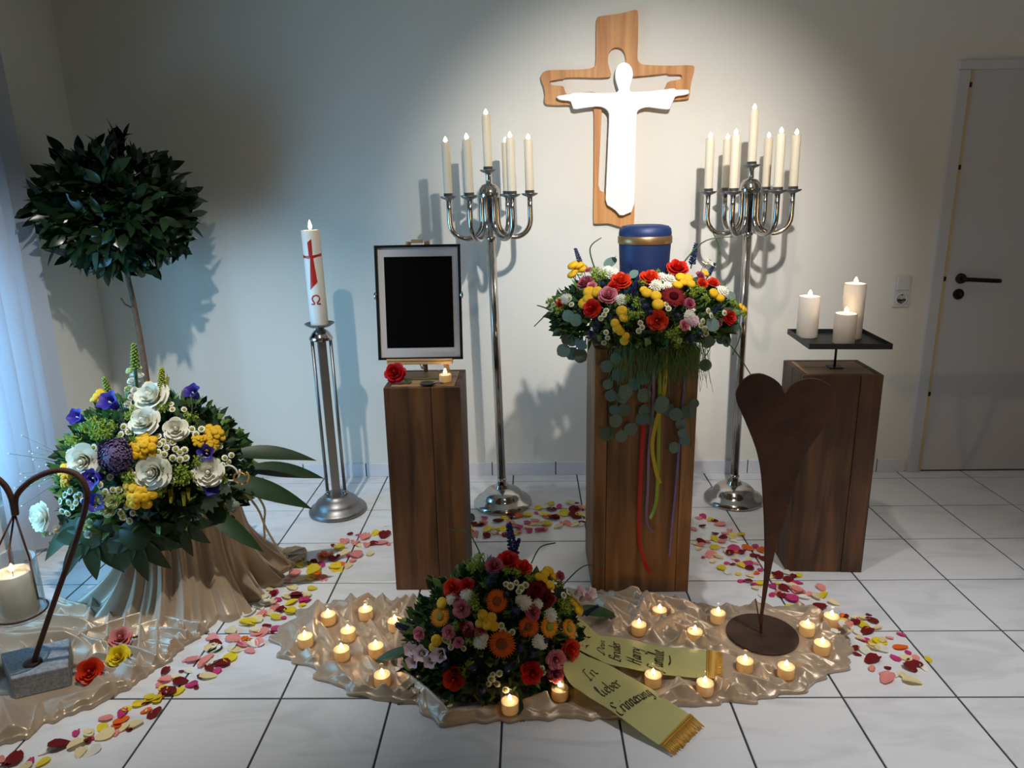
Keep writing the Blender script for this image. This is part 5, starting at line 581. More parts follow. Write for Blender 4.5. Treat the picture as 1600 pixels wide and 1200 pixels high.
def gerbera_me(m, cm, n=30):
    k = ('ger', m)
    if k in FC: return FC[k]
    R = random.Random(3); b = MB()
    for lay, (r0, r1, z1) in enumerate(((.2, 1.0, .10), (.18, .82, .18))):
        for i in range(n): b.grid(petal_grid(R, 2*PI*(i+.5*lay)/n, .105, r0, r1*R.uniform(.94, 1.03), 0, z1+R.uniform(-.05, .04), .0, 3, 4, tip=1))
    b.lathe([(.32, .04), (.36, .14), (.26, .20), (0, .18)], 18, mi=1, rfun=lambda a, z: 1+.08*math.sin(9*a)); b.lathe([(.3, -.12), (.3, .02), (0, .06)], 12, mi=2); b.tube([(0, 0, -.1), (0, 0, -1.2)], .06, 6, 2)
    FC[k] = b.mesh('gerbera', [M[m], M[cm], M['stem']]); return FC[k]
def daisy_me(m, cm, n=12):
    k = ('dai', m)
    if k in FC: return FC[k]
    R = random.Random(4); b = MB()
    for i in range(n): b.grid(petal_grid(R, 2*PI*i/n, .26, .25, 1.0, .1, .05+R.uniform(-.1, .1), .0, 3, 3, tip=1))
    b.lathe([(.5, .08), (.48, .2), (.3, .30), (0, .32)], 12, mi=1); b.tube([(0, 0, .05), (0, 0, -3)], .08, 4, 2); FC[k] = b.mesh('daisy', [M[m], M[cm], M['stem']]); return FC[k]
def mum_me(m, seed=1):
    k = ('mum', m)
    if k in FC: return FC[k]
    R = random.Random(seed); b = MB()
    for j, (r1, z0, z1, n) in enumerate(((1, -.1, .1, 16), (.92, 0, .38, 14), (.74, .05, .62, 12), (.5, .1, .80, 9), (.26, .2, .90, 6))):
        for i in range(n): b.grid(petal_grid(R, 2*PI*(i+.4*j)/n, .19*r1+.08, .1, r1*R.uniform(.9, 1.05), z0, z1, .18, 3, 4, tip=1))
    b.lathe([(.5, -.2), (.6, .2), (.3, .6), (0, .7)], 10); FC[k] = b.mesh('chrysanthemum', M[m]); return FC[k]
def button_me(m):
    k = ('but', m)
    if k in FC: return FC[k]
    b = MB(); b.lathe([(.75, -.25), (1.0, .05), (.96, .30), (.78, .52), (.5, .64), (.22, .60), (0, .55)], 18, rfun=lambda a, z: 1+.05*math.sin(9*a+z*20)); b.tube([(0, 0, -.2), (0, 0, -2.5)], .1, 5, 1); FC[k] = b.mesh('button_flower', [M[m], M['stem']]); return FC[k]
def bunch_me(name, m, n, spread, fn, stemmed=True, seed=2):
    k = ('bunch', name, m)
    if k in FC: return FC[k]
    R = random.Random(seed); b = MB(); src = fn; V = np.array([v.co[:] for v in src.vertices]); F = [tuple(p.vertices) for p in src.polygons]; MI = [p.material_index for p in src.polygons]
    for i in range(n):
        a = i*2.4; r = spread*math.sqrt((i+.3)/n); z = .35*(1-(r/spread)**2)+R.uniform(-.1, .1); s = R.uniform(.27, .33)
        nrm = Vector((r*math.cos(a)*.7, r*math.sin(a)*.7, 1)); mm = np.array(align((r*math.cos(a), r*math.sin(a), z), nrm, s, R.random()*6))
        vv = V @ mm[:3, :3].T+mm[:3, 3]; kk = b.n; b.v.append(vv); b.n += len(vv); b.f += [tuple(q+kk for q in f) for f in F]; b.m += MI
    FC[k] = b.mesh(name, [mm_ for mm_ in src.materials]); return FC[k]
def bell_me(m):
    k = ('bell', m)
    if k in FC: return FC[k]
    b = MB(); prof = [(.08, -.9), (.35, -.75), (.48, -.3), (.50, .2), (.66, .5), (1.0, .72)]
    b.lathe(prof[::-1], 20, rfun=lambda a, z: 1+(.14*math.cos(5*a) if z > .4 else .04*math.cos(5*a))); b.f = [f for f in b.f if len(f) < 10]; b.m = [0]*len(b.f)
    b.tube([(0, 0, -.2), (0, 0, .35)], .08, 6, 1); FC[k] = b.mesh('bellflower', [M[m], M['petal_white']]); return FC[k]
def mound_me(m):
    k = ('mound', m)
    if k in FC: return FC[k]
    R = random.Random(8); b = MB()
    for i in range(420):
        th = R.random()*2*PI; ph = math.acos(R.random()); d = Vector((math.sin(ph)*math.cos(th), math.sin(ph)*math.sin(th), math.cos(ph)*.7)); p = d*R.uniform(.8, 1.0); t1 = d.orthogonal().normalized()*.07; t2 = d.cross(t1).normalized()*.07
        b.add([p+t1, p+t2, p-t1, p-t2, p*.82], [(0, 1, 4), (1, 2, 4), (2, 3, 4), (3, 0, 4), (0, 1, 2, 3)])
    b.lathe([(.7, 0), (.66, .3), (.4, .52), (0, .6)], 14, mi=1); FC[k] = b.mesh('trachelium', [M[m], M['petal_purple']]); return FC[k]
def spike_me(m, sm='stem', dens=60, fl=.16):
    k = ('spike', m)
    if k in FC: return FC[k]
    R = random.Random(6); b = MB(); b.tube([(0, 0, -1), (.05, 0, 0), (.0, 0, 1.0)], [.05, .05, .02], 5, 1)
    for i in range(dens):
        z = -.7+1.7*i/dens; a = i*2.4; r = .26*(1-.6*(z+.7)/1.7); d = Vector((math.cos(a), math.sin(a), .35)); p = Vector((0, 0, z)); q = p+d*r; s = d.orthogonal().normalized()*fl*.5; u = d.cross(s).normalized()*fl*.5
        b.add([p, q+s, q+u, q-s, q-u, q+d*fl*.5], [(0, 1, 2), (0, 2, 3), (0, 3, 4), (0, 4, 1), (1, 5, 2), (2, 5, 3), (3, 5, 4), (4, 5, 1)])
    FC[k] = b.mesh('flower_spike', [M[m], M[sm]]); return FC[k]
def thistle_me(m):
    k = ('this', m)
    if k in FC: return FC[k]
    R = random.Random(9); b = MB(); b.lathe([(.2, -.3), (.42, 0), (.4, .4), (.15, .75), (0, .8)], 10)
    for i in range(60):
        a = R.random()*2*PI; e = R.uniform(-.1, 1.2); d = Vector((math.cos(a)*math.cos(e), math.sin(a)*math.cos(e), math.sin(e))); s = d.orthogonal().normalized()*.07; o = Vector((0, 0, .2)); b.add([o+s, o-s, o+d*R.uniform(.7, 1.0)], [(0, 1, 2)])
    FC[k] = b.mesh('thistle', M[m]); return FC[k]
def sprig_me(m, n=70, seed=5):
    k = ('sprig', m, seed)
    if k in FC: return FC[k]
    R = random.Random(seed); b = MB()
    for i in range(n):
        a = R.random()*2*PI; e = R.uniform(0, 1.4); rr_ = R.uniform(.25, 1.0); d = Vector((math.cos(a)*math.cos(e), math.sin(a)*math.cos(e), math.sin(e)*.8)); p = d*rr_; s = Vector((R.uniform(-1, 1), R.uniform(-1, 1), R.uniform(-1, 1))).normalized(); u = d.cross(s).normalized()
        L_ = R.uniform(.16, .28); b.add([p-s*L_, p+u*L_*.5+d*.04, p+s*L_, p-u*L_*.5+d*.04], [(0, 1, 2, 3)])
    for i in range(7): a = i*.9; b.tube([(0, 0, -.4), (.35*math.cos(a), .35*math.sin(a), .3)], .03, 4, 1)
    FC[k] = b.mesh('green_sprig', [M[m], M['stem']], False); return FC[k]
def leaf_grid(L_, w_, fold=.12, droop=.2, nu=3, nv=8, base=.1, tipw=.0, round_=False, wave=0):
    G = []
    for j in range(nv):
        v = j/(nv-1); ww = w_*(math.sin(PI*v)**.55 if round_ else (math.sin(PI*min(1, v**.85))**.9 if v < 1 else 0))
        ww = max(ww, .02*w_); x = L_*v; z = -droop*L_*v*v
        G.append([(x, u*ww, z+fold*abs(u)*ww+wave*math.sin(9*v+u)*w_) for u in np.linspace(-1, 1, nu)])
    return G
def leaf_me(name, m, L_=1, w_=.22, fold=.2, droop=.15, nv=8, round_=False, nu=3, stem=None, wave=0):
    k = ('leaf', name, m)
    if k in FC: return FC[k]
    b = MB(); b.grid(leaf_grid(L_, w_, fold, droop, nu, nv, round_=round_, wave=wave)); b.tube([(-.12*L_, 0, 0), (0, 0, 0)], .02*L_, 4); FC[k] = b.mesh(name, M[m]); return FC[k]
def lobed_me(name, m, lobes=7, spread=2.0):
    k = ('lobed', name, m)
    if k in FC: return FC[k]
    b = MB()
    for i in range(lobes):
        a = -spread+2*spread*i/(lobes-1); l = 1-.25*abs(a)/spread; G = np.array(leaf_grid(l, .17, .15, .25, 3, 9)); c_, s_ = math.cos(a), math.sin(a); b.grid(np.stack([G[..., 0]*c_-G[..., 1]*s_, G[..., 0]*s_+G[..., 1]*c_, G[..., 2]], -1))
    b.lathe([(.32, -.015), (.30, .01), (0, .02)], 14); b.tube([(-.5, 0, -.1), (0, 0, 0)], .02, 5); FC[k] = b.mesh(name, M[m]); return FC[k]
def orient_leaf(p, d, up, s, roll=0):  # local x along d, z towards up
    x = Vector(d).normalized(); z = Vector(up); z = (z-x*z.dot(x)); z = z.normalized() if z.length > 1e-4 else x.orthogonal().normalized(); y = z.cross(x)
    m_ = Matrix((x, y, z)).transposed().to_4x4(); return Matrix.Translation(p) @ m_ @ Matrix.Rotation(roll, 4, 'X') @ Matrix.Scale(s, 4)
def foliage(c, rad, n, size, seed, zmin=None, wid=.3, out=(.75, 1.02), inner=None):
    R = random.Random(seed); b = MB()
    for i in range(n):
        th = R.random()*2*PI; cz = R.uniform(-.5, 1); sz = math.sqrt(max(0, 1-cz*cz)); d = Vector((sz*math.cos(th), sz*math.sin(th), cz)); q = R.uniform(*out)
        p = Vector((c[0]+d.x*rad[0]*q, c[1]+d.y*rad[1]*q, c[2]+d.z*rad[2]*q))
        if zmin is not None and p.z < zmin: continue
        if inner and (p.x-c[0])**2+(p.y-c[1])**2 < inner**2: continue
        dr = (d+Vector((R.uniform(-.8, .8), R.uniform(-.8, .8), R.uniform(-.5, .9)))).normalized(); s = size*R.uniform(.6, 1.3); w_ = Vector((R.uniform(-1, 1), R.uniform(-1, 1), R.uniform(-1, 1))); w_ = (w_-dr*w_.dot(dr)).normalized(); nrm = dr.cross(w_)
        b.add([p, p+dr*s*.45+w_*s*wid+nrm*s*.06, p+dr*s, p+dr*s*.45-w_*s*wid+nrm*s*.06], [(0, 1, 2, 3)], R.choice((0, 0, 1, 1, 2)))
    return b
# how a kind of bloom in the lists is built: mesh, name, label, size factor
def bloom(kind, i):
    r = {'white_rose': lambda: (rose_me('petal_white', i % 3), 'rose', 'white rose', 1.08), 'red_rose': lambda: (rose_me('petal_orange_red' if i % 3 else 'petal_red', i % 3), 'rose', 'orange-red rose', 1.1), 'pink_rose': lambda: (rose_me('petal_pink' if i % 2 else 'petal_dusty_pink', i % 3), 'rose', 'pink rose', 1.1),
     'dark_rose': lambda: (rose_me('petal_dark_red', i % 3), 'rose', 'dark red rose', 1.1), 'lisianthus': lambda: (rose_me('petal_greenish', 11+i % 2, .9), 'stock_bloom', 'greenish white bloom', 1.0), 'alstroemeria': lambda: (bell_me('petal_pale_pink'), 'alstroemeria', 'pale pink trumpet bloom', 1.0),
     'button_cluster': lambda: (bunch_me('button_cluster', 'petal_yellow', 13, .85, button_me('petal_yellow')), 'button_flower_cluster', 'cluster of yellow button flowers', 1.15), 'button': lambda: (button_me('petal_yellow'), 'button_flower', 'yellow button flower', 1.0),
     'bluebell': lambda: (bell_me('petal_violet'), 'bellflower', 'violet-blue bellflower', 1.1), 'purple_mound': lambda: (mound_me('petal_purple'), 'trachelium', 'dusky purple flower head', 1.1), 'daisy': lambda: (daisy_me('petal_white', 'centre_green'), 'daisy', 'small white daisy', 1.05),
     'lime_sprig': lambda: (sprig_me('lime', 70, 5+i % 3), 'lime_sprig', 'lime green filler sprig', 1.15), 'goldenrod': lambda: (spike_me('goldenrod', 'stem', 90, .12), 'goldenrod', 'yellow-green goldenrod spike', 1.2), 'silver_leaf': lambda: (lobed_me('silver_leaf', 'silver', 5, 1.2), 'silver_leaf', 'silvery lobed leaf', 1.3),
     'snap_floret': lambda: (rose_me('petal_greenish' if i % 3 == 0 else 'petal_white', 11, .75), 'snapdragon_floret', 'white snapdragon floret', 1.1), 'dark_gerbera': lambda: (gerbera_me('petal_dark_red', 'centre_dark'), 'gerbera', 'dark red gerbera', 1.1), 'orange_gerbera': lambda: (gerbera_me('petal_orange', 'centre_brown'), 'gerbera', 'orange gerbera', 1.08), 'yellow_gerbera': lambda: (gerbera_me('petal_amber', 'centre_green'), 'gerbera', 'amber yellow gerbera', 1.1),
     'white_mum': lambda: (mum_me('petal_white'), 'chrysanthemum', 'white chrysanthemum', 1.1), 'pale_mum': lambda: (mum_me('petal_pale_pink'), 'chrysanthemum', 'pale pink chrysanthemum', 1.1), 'veronica': lambda: (spike_me('petal_blue'), 'veronica_spike', 'dark blue veronica spike', 1.25), 'thistle': lambda: (thistle_me('thistle'), 'thistle', 'dark blue thistle', 1.15), 'eucalyptus': lambda: (leaf_me('eucalyptus_leaf', 'euca', 1, .48, .08, .08, 8, True), 'eucalyptus_leaf', None, 1.9)}
    return r[kind]()
def blooms(lst, parent, seed):
    R = random.Random(seed)
    for i, (k, x, y, z, nx, ny, nz, s) in enumerate(lst):
        me, nm, lab, f = bloom(k, i); n = Vector((nx, ny, nz)); p = Vector((x, y, z))
        if k in ('eucalyptus', 'silver_leaf'):
            d = (Vector((R.uniform(-1, 1), -.2, R.uniform(-1.2, .2)))).normalized(); mw = orient_leaf(p-d*s*.9, d, n, s*f)
        elif k in ('veronica', 'goldenrod'): mw = align(p, Vector((nx*1.2+R.uniform(-.4, .4), ny*.4, abs(nz)+.3) if k == 'veronica' else (nx*.4, -.4, -.7)), s*f, R.random()*6)
        elif k == 'bluebell': mw = align(p, n+Vector((R.uniform(-.5, .5), -.2, R.uniform(-.3, .3))), s*f, R.random()*6)
        else: mw = align(p, n+Vector((R.uniform(-.25, .25), R.uniform(-.15, .15), R.uniform(-.2, .2))), s*f*R.uniform(.95, 1.05), R.random()*6)
        part(nm, me, None, parent, mw=mw, label=lab)
LM = [M['leaf_deep'], M['leaf_mid'], M['leaf']]
# ------------------------------------------------------------------ bay tree
t = thing('bay_tree', 'clipped round bay tree on a thin bare trunk in the left corner', 'tree', (-1.745, -.45, 0))
c0 = Vector((-1.742, -.45, 1.405)); rad = Vector((.285, .26, .245))
sharp(part('pot', MB().lathe([(.11, 0), (.115, .005), (.145, .24), (.155, .245), (.155, .275), (.143, .277), (.138, .25), (0, .25)], 32, (-1.745, -.45, 0)), M['pot'], t), 40)
part('soil', MB().lathe([(.138, .25), (.08, .262), (0, .265)], 24, (-1.745, -.45, 0)), M['soil'], t)
b = MB(); b.tube(cat([(-1.738, -.45, .25), (-1.728, -.45, .5), (-1.726, -.45, .78), (-1.733, -.45, 1.0), (-1.742, -.45, 1.15), (-1.742, -.45, 1.4)], 6), [.0145-.00018*i for i in range(31)], 9)
R = random.Random(1)
for i in range(16):
    d = Vector((R.uniform(-1, 1), R.uniform(-1, 1), R.uniform(-.7, 1))).normalized(); q = c0+Vector((d.x*rad.x, d.y*rad.y, d.z*rad.z))*.8; b.tube(cat([(-1.742, -.45, 1.14+.015*i), tuple((Vector((-1.742, -.45, 1.2+.01*i))+q)/2), tuple(q)], 4), .004, 5)
b.tube(cat([(-1.733, -.45, .98), (-1.765, -.46, 1.0), (-1.775, -.47, 1.03)], 4), .004, 5); part('trunk', b, M['bark'], t)
lv = [leaf_me('laurel_a', 'laurel', 1, .20, .25, .15, 7), leaf_me('laurel_b', 'laurel', 1, .24, .15, .3, 7), leaf_me('laurel_c', 'laurel', 1, .18, .3, .05, 7)]
def bump_r(d): return 1+.13*math.sin(3.1*d.x*3+1.0)*math.sin(2.7*d.z*3+.5)+.07*math.sin(9*d.y+7*d.x)+.05*math.sin(13*d.z+6*d.x)
for i in range(300):
    z = 1-2*(i+.5)/300; a = i*2.39996; s = math.sqrt(1-z*z); d = Vector((s*math.cos(a), s*math.sin(a), z)); k = bump_r(d)*R.uniform(.84, 1.02)
    p = c0+Vector((d.x*rad.x, d.y*rad.y, d.z*rad.z))*k; dr = (d*1.0+Vector((R.uniform(-.8, .8), R.uniform(-.8, .8), R.uniform(-.6, .8)))).normalized()
    if p.x < -2.02: p.x = -2.02; dr.x = abs(dr.x)*.3
    part('leaf', R.choice(lv), None, t, mw=orient_leaf(p, dr, d+Vector((R.uniform(-.6, .6), R.uniform(-.6, .6), .6)), R.uniform(.068, .10), R.uniform(-.7, .7)))
b = MB()
for i in range(1700):
    d = Vector((R.gauss(0, 1), R.gauss(0, 1), R.gauss(0, 1))).normalized(); k = bump_r(d)*R.uniform(.35, .98); p = c0+Vector((d.x*rad.x, d.y*rad.y, d.z*rad.z))*k
    dr = (d+Vector((R.uniform(-1, 1), R.uniform(-1, 1), R.uniform(-.7, .9)))).normalized(); mw = np.array(orient_leaf(p, dr, d+Vector((R.uniform(-.8, .8), R.uniform(-.8, .8), .5)), R.uniform(.065, .095)))
    G = np.array(leaf_grid(1, .22, .2, .15, 3, 5)).reshape(-1, 3) @ mw[:3, :3].T+mw[:3, 3]; b.grid(G.reshape(5, 3, 3))
part('foliage', b, M['laurel'], t, kind='stuff')
# ------------------------------------------------------------------ satin cloths
def make_noise(seed, freq, n=7, ani=(1, 1)):
    R = np.random.RandomState(seed); a = R.rand(n)*2*PI; k = freq*(.7+.6*R.rand(n)); ph = R.rand(n)*2*PI
    def f(x, y): return sum(np.sin(k[i]*(x*math.cos(a[i])*ani[0]+y*math.sin(a[i])*ani[1])+ph[i]) for i in range(n))/math.sqrt(n)*.9
    return f
def fold_fn(seed, amp1, amp2, l1=.12, l2=.06, big=None):
    # pinched meandering ridges in several directions, the highest one wins, over a few broad swells and fine creases
    R_ = np.random.RandomState(seed); lay = []
    for i in range(7):
        l_ = l1 if i < 3 else l2; am = amp1 if i < 3 else amp2
        lay.append((R_.rand()*PI, l_*(.8+.5*R_.rand()), am, make_noise(seed+10*i+1, 7, 5), make_noise(seed+10*i+2, 16, 5), make_noise(seed+10*i+3, 10, 5)))
    sw = make_noise(seed+99, 12, 5); cr = make_noise(seed+98, 95, 6)
    def h(x, y):
        z = 0
        for a_, l_, am, wa, wb, mk in lay:
            p_ = PI/l_*(x*math.cos(a_)+y*math.sin(a_))+2.2*wa(x, y)+.8*wb(x, y); r_ = 1.05-np.sqrt(np.sin(p_)**2+.006); z = np.maximum(z, am*np.clip(r_, 0, 1)**1.25*np.clip(.35+.75*mk(x, y), 0, 1))
        return z+.006*np.clip(sw(x, y)+.6, 0, 2)+.0016*cr(x, y)
    return h
def smoothstep(a, b, x): t_ = np.clip((x-a)/(b-a), 0, 1); return t_*t_*(3-2*t_)
def cloth_h(fold, flats, base=.005):
    def f(x, y):
        x = np.asarray(x, float); y = np.asarray(y, float); z = base+np.maximum(fold(x, y), 0)
        for (fx, fy, fr, fz) in flats:
            m_ = 1-smoothstep(fr, fr*1.5, np.hypot(x-fx, y-fy)); z = z*(1-m_)+fz*m_
        return z
    return f
def resample(poly, n):
    P_ = np.array(poly+[poly[0]]); s = np.r_[0, np.cumsum(np.hypot(*(P_[1:]-P_[:-1]).T))]; q = np.linspace(0, s[-1], n, endpoint=False); Q = np.stack([np.interp(q, s, P_[:, 0]), np.interp(q, s, P_[:, 1])], 1)
    for _ in range(6): Q = .5*Q+.25*np.roll(Q, 1, 0)+.25*np.roll(Q, -1, 0)
    return Q
def cloth_mesh(poly, hf, rings=90, n=520, centre=None):
    E_ = resample(poly, n); c_ = np.array(centre) if centre else E_.mean(0); s = np.linspace(.02, 1, rings); G = np.zeros((rings+2, n, 3))
    k_ = np.arange(n)*2*PI/n; wob = 1+.014*np.sin(23*k_+2*np.sin(3*k_))+.012*np.sin(41*k_+1+2*np.sin(5*k_))+.008*np.sin(67*k_+3*np.sin(4*k_))
    for j in range(rings):
        q = c_+(E_-c_)*(s[j]*(wob[:, None]*s[j]+1-s[j])); G[j, :, :2] = q; z = hf(q[:, 0], q[:, 1]); e = 1-smoothstep(.93, 1.0, np.full(n, s[j])); G[j, :, 2] = np.minimum(z, .006+(.25+.75*e)*z)
    G[rings] = G[rings-1]; G[rings, :, 2] = .0015; G[rings, :, :2] = c_+(G[rings-1, :, :2]-c_)*1.004; G[rings+1] = G[rings]; G[rings+1, :, :2] = c_+(G[rings-1, :, :2]-c_)*.97
    b = MB(); b.grid(G, wrap=True); b.add(G[0], [tuple(range(n))]); return b
flats = [(x, y, .029, .011) for x, y in TEALIGHTS] + [(.757, -1.489, .118, .0265), (-.125, -1.62, .17, .012), (.15, -1.50, .09, .02), (.26, -1.56, .075, .022), (.36, -1.60, .075, .024), (.46, -1.63, .075, .024), (.55, -1.64, .07, .022), (.17, -1.68, .07, .014), (.24, -1.75, .07, .012)]
cloth_fold = fold_fn(21, .052, .038, .14, .075)
def center_fold(x, y): # broader folds on the left, crumpled on the right
    return cloth_fold(x, y)*(1.0+.15*np.sin(4*x))
hf = cloth_h(center_fold, flats)
tag(link('satin_cloth', cloth_mesh(CLOTH, hf, 130, 760, (-.02, -1.53)).mesh('satin_cloth', M['satin'])), 'crumpled champagne satin cloth on the floor under the tealights and heart', 'cloth')
SX, SY = -1.29, -1.13
t = thing('draped_cloth', 'champagne satin cloth draped in long folds over the stand of the white rose bouquet', 'cloth', (SX, SY, 0))
n = 420; th = np.linspace(0, 2*PI, n, endpoint=False); rows = 64; G = np.zeros((rows, n, 3)); na = make_noise(5, 1.0)
spread = .275+.10*np.exp(-((th-.75)/.5)**2)+.10*np.exp(-((th-3.45)/.55)**2)+.05*np.exp(-((th-5.3)/.5)**2)
fo = .55*np.sin(15*th+.9*np.sin(3*th))+.45*np.sin(27*th+1.6*np.sin(2*th))+.3*np.sin(8*th+.5)+.18*np.sin(49*th+2*np.sin(3*th))
for j in range(rows):
    u = j/(rows-1); rr_ = .185+.03*u+(spread-.215)*u**3.2; am = .006+.024*u**.7; G[j, :, 0] = SX+(rr_+am*fo+.012*u*u*np.sin(31*th+6*u))*np.cos(th); G[j, :, 1] = SY+(rr_+am*fo)*np.sin(th)*.95; G[j, :, 2] = .375*(1-u**1.06)+.002+.012*u**4*(1+np.sin(13*th))
G = np.concatenate([G, G[-1:]*np.array([1, 1, 0])+np.array([0, 0, .0008])]); b = MB(); b.grid(G, wrap=True); b.add(G[0], [tuple(range(n))]); part('skirt', b, M['satin'], t)
# hem of the cloth spread to the right and the crumpled cloth to the left
hem = [(-1.10, -.93), (-1.05, -.86), (-.985, -.82), (-.94, -.85), (-.93, -.92), (-.97, -1.0), (-1.03, -1.10), (-1.10, -1.17), (-1.17, -1.10), (-1.14, -1.0)]
part('hem', cloth_mesh(hem, cloth_h(fold_fn(40, .016, .01), [], .012), 24, 160), M['satin_shaded'], t)
lflats = [(-1.54, -1.67, .11, .010)]+[(x, y, .03, .012) for x, y, z in LROSES]
tag(link('floor_cloth', cloth_mesh(LCLOTH, cloth_h(fold_fn(60, .062, .042, .14, .075), lflats), 110, 560, (-1.50, -1.58)).mesh('floor_cloth', M['satin'])), 'crumpled champagne satin cloth on the floor around the grey stone block', 'cloth')
# ------------------------------------------------------------------ tealights on the cloth
TL = ['tealight in the rear row left of the three nearest the dark picture pedestal', 'rearmost tealight on the left half of the satin cloth', 'tealight just left of the orange bouquet, behind its leaf', 'tealight in the middle of the left half of the satin cloth', 'leftmost tealight on the satin cloth',
 'front tealight of the left half, by the cloth edge', 'tealight left of the long dark bouquet leaf', 'tealight at the lower left corner of the orange bouquet', 'frontmost tealight in front of the orange bouquet', 'tealight in front of the bouquet beside the green ribbon',
 'tealight behind the ribbon, right of the dark laurel leaf', 'rearmost tealight in front of the tallest pedestal', 'tealight behind the heart plate, to its left', 'tealight just left of the heart plate', 'tealight at the far right rear among the red petals',
 'tealight just behind right of the heart plate', 'tealight at the right end of the satin cloth', 'tealight in front of the heart plate, left one of two', 'tealight in front of the heart plate, right one of two', 'tealight between the two green ribbon tails', 'tealight at the fringe of the upper ribbon tail']
for (x, y), lab in zip(TEALIGHTS, TL): votive('tealight', lab, Matrix.Translation((x, y, float(hf(x, y))+.001)), 'tealights in clear glass on the satin cloth')
# ------------------------------------------------------------------ white rose bouquet on the draped stand
ac, ar_ = (-1.36, -1.15, .50), (.36, .28, .33)
t = thing('white_rose_bouquet', 'large bouquet of white roses, yellow buttons and blue bellflowers on the draped stand', 'bouquet', (SX, SY, .378))
part('floral_foam', MB().lathe([(.13, -.125), (.22, -.06), (.25, .05), (.2, .17), (.11, .24), (0, .26)], 24, (ac[0]+.03, ac[1], ac[2]), sy=.8), M['foam'], t)
part('foliage', foliage((ac[0], ac[1], ac[2]-.02), (.32, .26, .29), 2600, .045, 11, zmin=.33), LM, t, False, kind='stuff')
blooms(LEFT, t, 31)
ld = leaf_me('long_leaf', 'leaf_dark', 1, .115, .35, .25, 12); lob = lobed_me('lobed_leaf', 'leaf_dark', 7, 1.7)
for p, d, up, s in (((-1.10, -1.25, .50), (.85, .1, -.25), (0, -.6, .8), .34), ((-1.08, -1.18, .56), (.8, .15, .02), (0, -.5, .9), .30), ((-1.06, -1.12, .48), (.8, .3, -.1), (0, -.6, .8), .30), ((-1.52, -1.30, .40), (-.75, -.1, -.5), (0, -.7, .6), .30), ((-1.5, -1.32, .37), (-.5, -.25, -.6), (0, -.8, .5), .26), ((-1.14, -1.3, .42), (.6, -.2, -.35), (0, -.7, .7), .26)):
    part('long_leaf', ld, None, t, mw=orient_leaf(p, d, up, s))
for p, d, up, s in (((-1.50, -1.36, .36), (-.15, -.15, -1), (0, -1, .25), .20), ((-1.33, -1.40, .36), (.05, -.15, -1), (0, -1, .2), .18), ((-1.20, -1.36, .40), (.2, -.15, -1), (0, -1, .2), .15), ((-1.42, -1.38, .40), (-.2, -.2, -1), (0, -1, .3), .16)):
    part('lobed_leaf', lob, None, t, mw=orient_leaf(p, d, up, s))
st = MB()
for q in LEFT:
    if q[0] == 'snap_floret' and q[3] > .55: pass
st.tube(cat([(-1.37, -1.2, .6), (-1.35, -1.22, .75), (-1.325, -1.25, .95)], 6), .006, 6); st.tube(cat([(-1.2, -1.25, .6), (-1.13, -1.3, .75), (-1.125, -1.3, .82)], 6), .0025, 5)
part('flower_stem', st, M['stem'], t)
part('snapdragon_tip', spike_me('lime'), None, t, mw=align((-1.322, -1.25, .93), (.08, 0, 1), .055)); part('snapdragon_tip', spike_me('lime'), None, t, mw=align((-1.43, -1.25, .82), (-.15, 0, 1), .05)); part('goldenrod', spike_me('goldenrod'), None, t, mw=align((-1.245, -1.25, .84), (.15, 0, 1), .06), label='yellow-green goldenrod spike')
gy = MB(); R = random.Random(12)
for i in range(26):
    p0 = Vector((-1.58, -1.22, .52)); d = Vector((R.uniform(-1, -.2), R.uniform(-.4, .2), R.uniform(-.4, .7))).normalized(); e = p0+d*R.uniform(.10, .24); gy.tube([p0, (p0+e)/2+Vector((0, 0, .012)), e], .0009, 4); gy.lathe([(0, -.003), (.004, 0), (0, .003)], 6, tuple(e), mi=1)
part('gypsophila', gy, [M['stem'], M['petal_white']], t, kind='stuff')
for nm, c_, r_, ax in (('white', (-1.03, -1.30, .535), .030, 0), ('gold', (-.995, -1.30, .515), .024, .6)):
    b = MB(); b.tube([(c_[0]+r_*math.cos(a), c_[1]+.02*a/6, c_[2]+r_*math.sin(a)) for a in np.linspace(ax, ax+6.6, 22)], .0035, 5); part('ribbon_curl', b, M['rib_'+nm], t)
b = MB(); b.tube(cat([(-1.02, -1.22, .44), (-.985, -1.2, .36), (-.975, -1.17, .27), (-.965, -1.10, .15), (-.955, -1.02, .04), (-.965, -1.0, .022)], 6), .0045, 6); b.tube(cat([(-.99, -1.21, .44), (-.965, -1.19, .36), (-.985, -1.16, .28), (-1.0, -1.13, .2)], 6), .004, 6); part('raffia_cord', b, M['raffia'], t, label='cream raffia cords hanging from the bouquet')
# ------------------------------------------------------------------ wreath round the urn
t = thing('flower_wreath', 'colourful flower wreath with trailing ribbons and eucalyptus around the blue urn', 'wreath', (.405, -1.0, .928))
part('wreath_base', MB().lathe([(.15, .929), (.17, .935), (.17, 1.02), (.15, 1.029), (0, 1.029)], 32, (.405, -1.0, 0)), M['foam'], t)
part('foliage', foliage((.405, -1.0, 1.02), (.315, .285, .13), 2600, .04, 17, zmin=.95, inner=.1), LM, t, False, kind='stuff')
blooms(WREATH, t, 41)
el = leaf_me('eucalyptus_leaf', 'euca', 1, .48, .08, .08, 8, True); R = random.Random(4)
for x, y, z, s in TRAIL:
    a = R.uniform(-2.6, -.5); d = Vector((math.cos(a), R.uniform(-.15, .05), math.sin(a))); part('eucalyptus_leaf', el, None, t, mw=orient_leaf(Vector((x, y, z))-d*s*.9, d, (R.uniform(-.3, .3), -1, R.uniform(0, .5)), s*1.9))
b = MB()
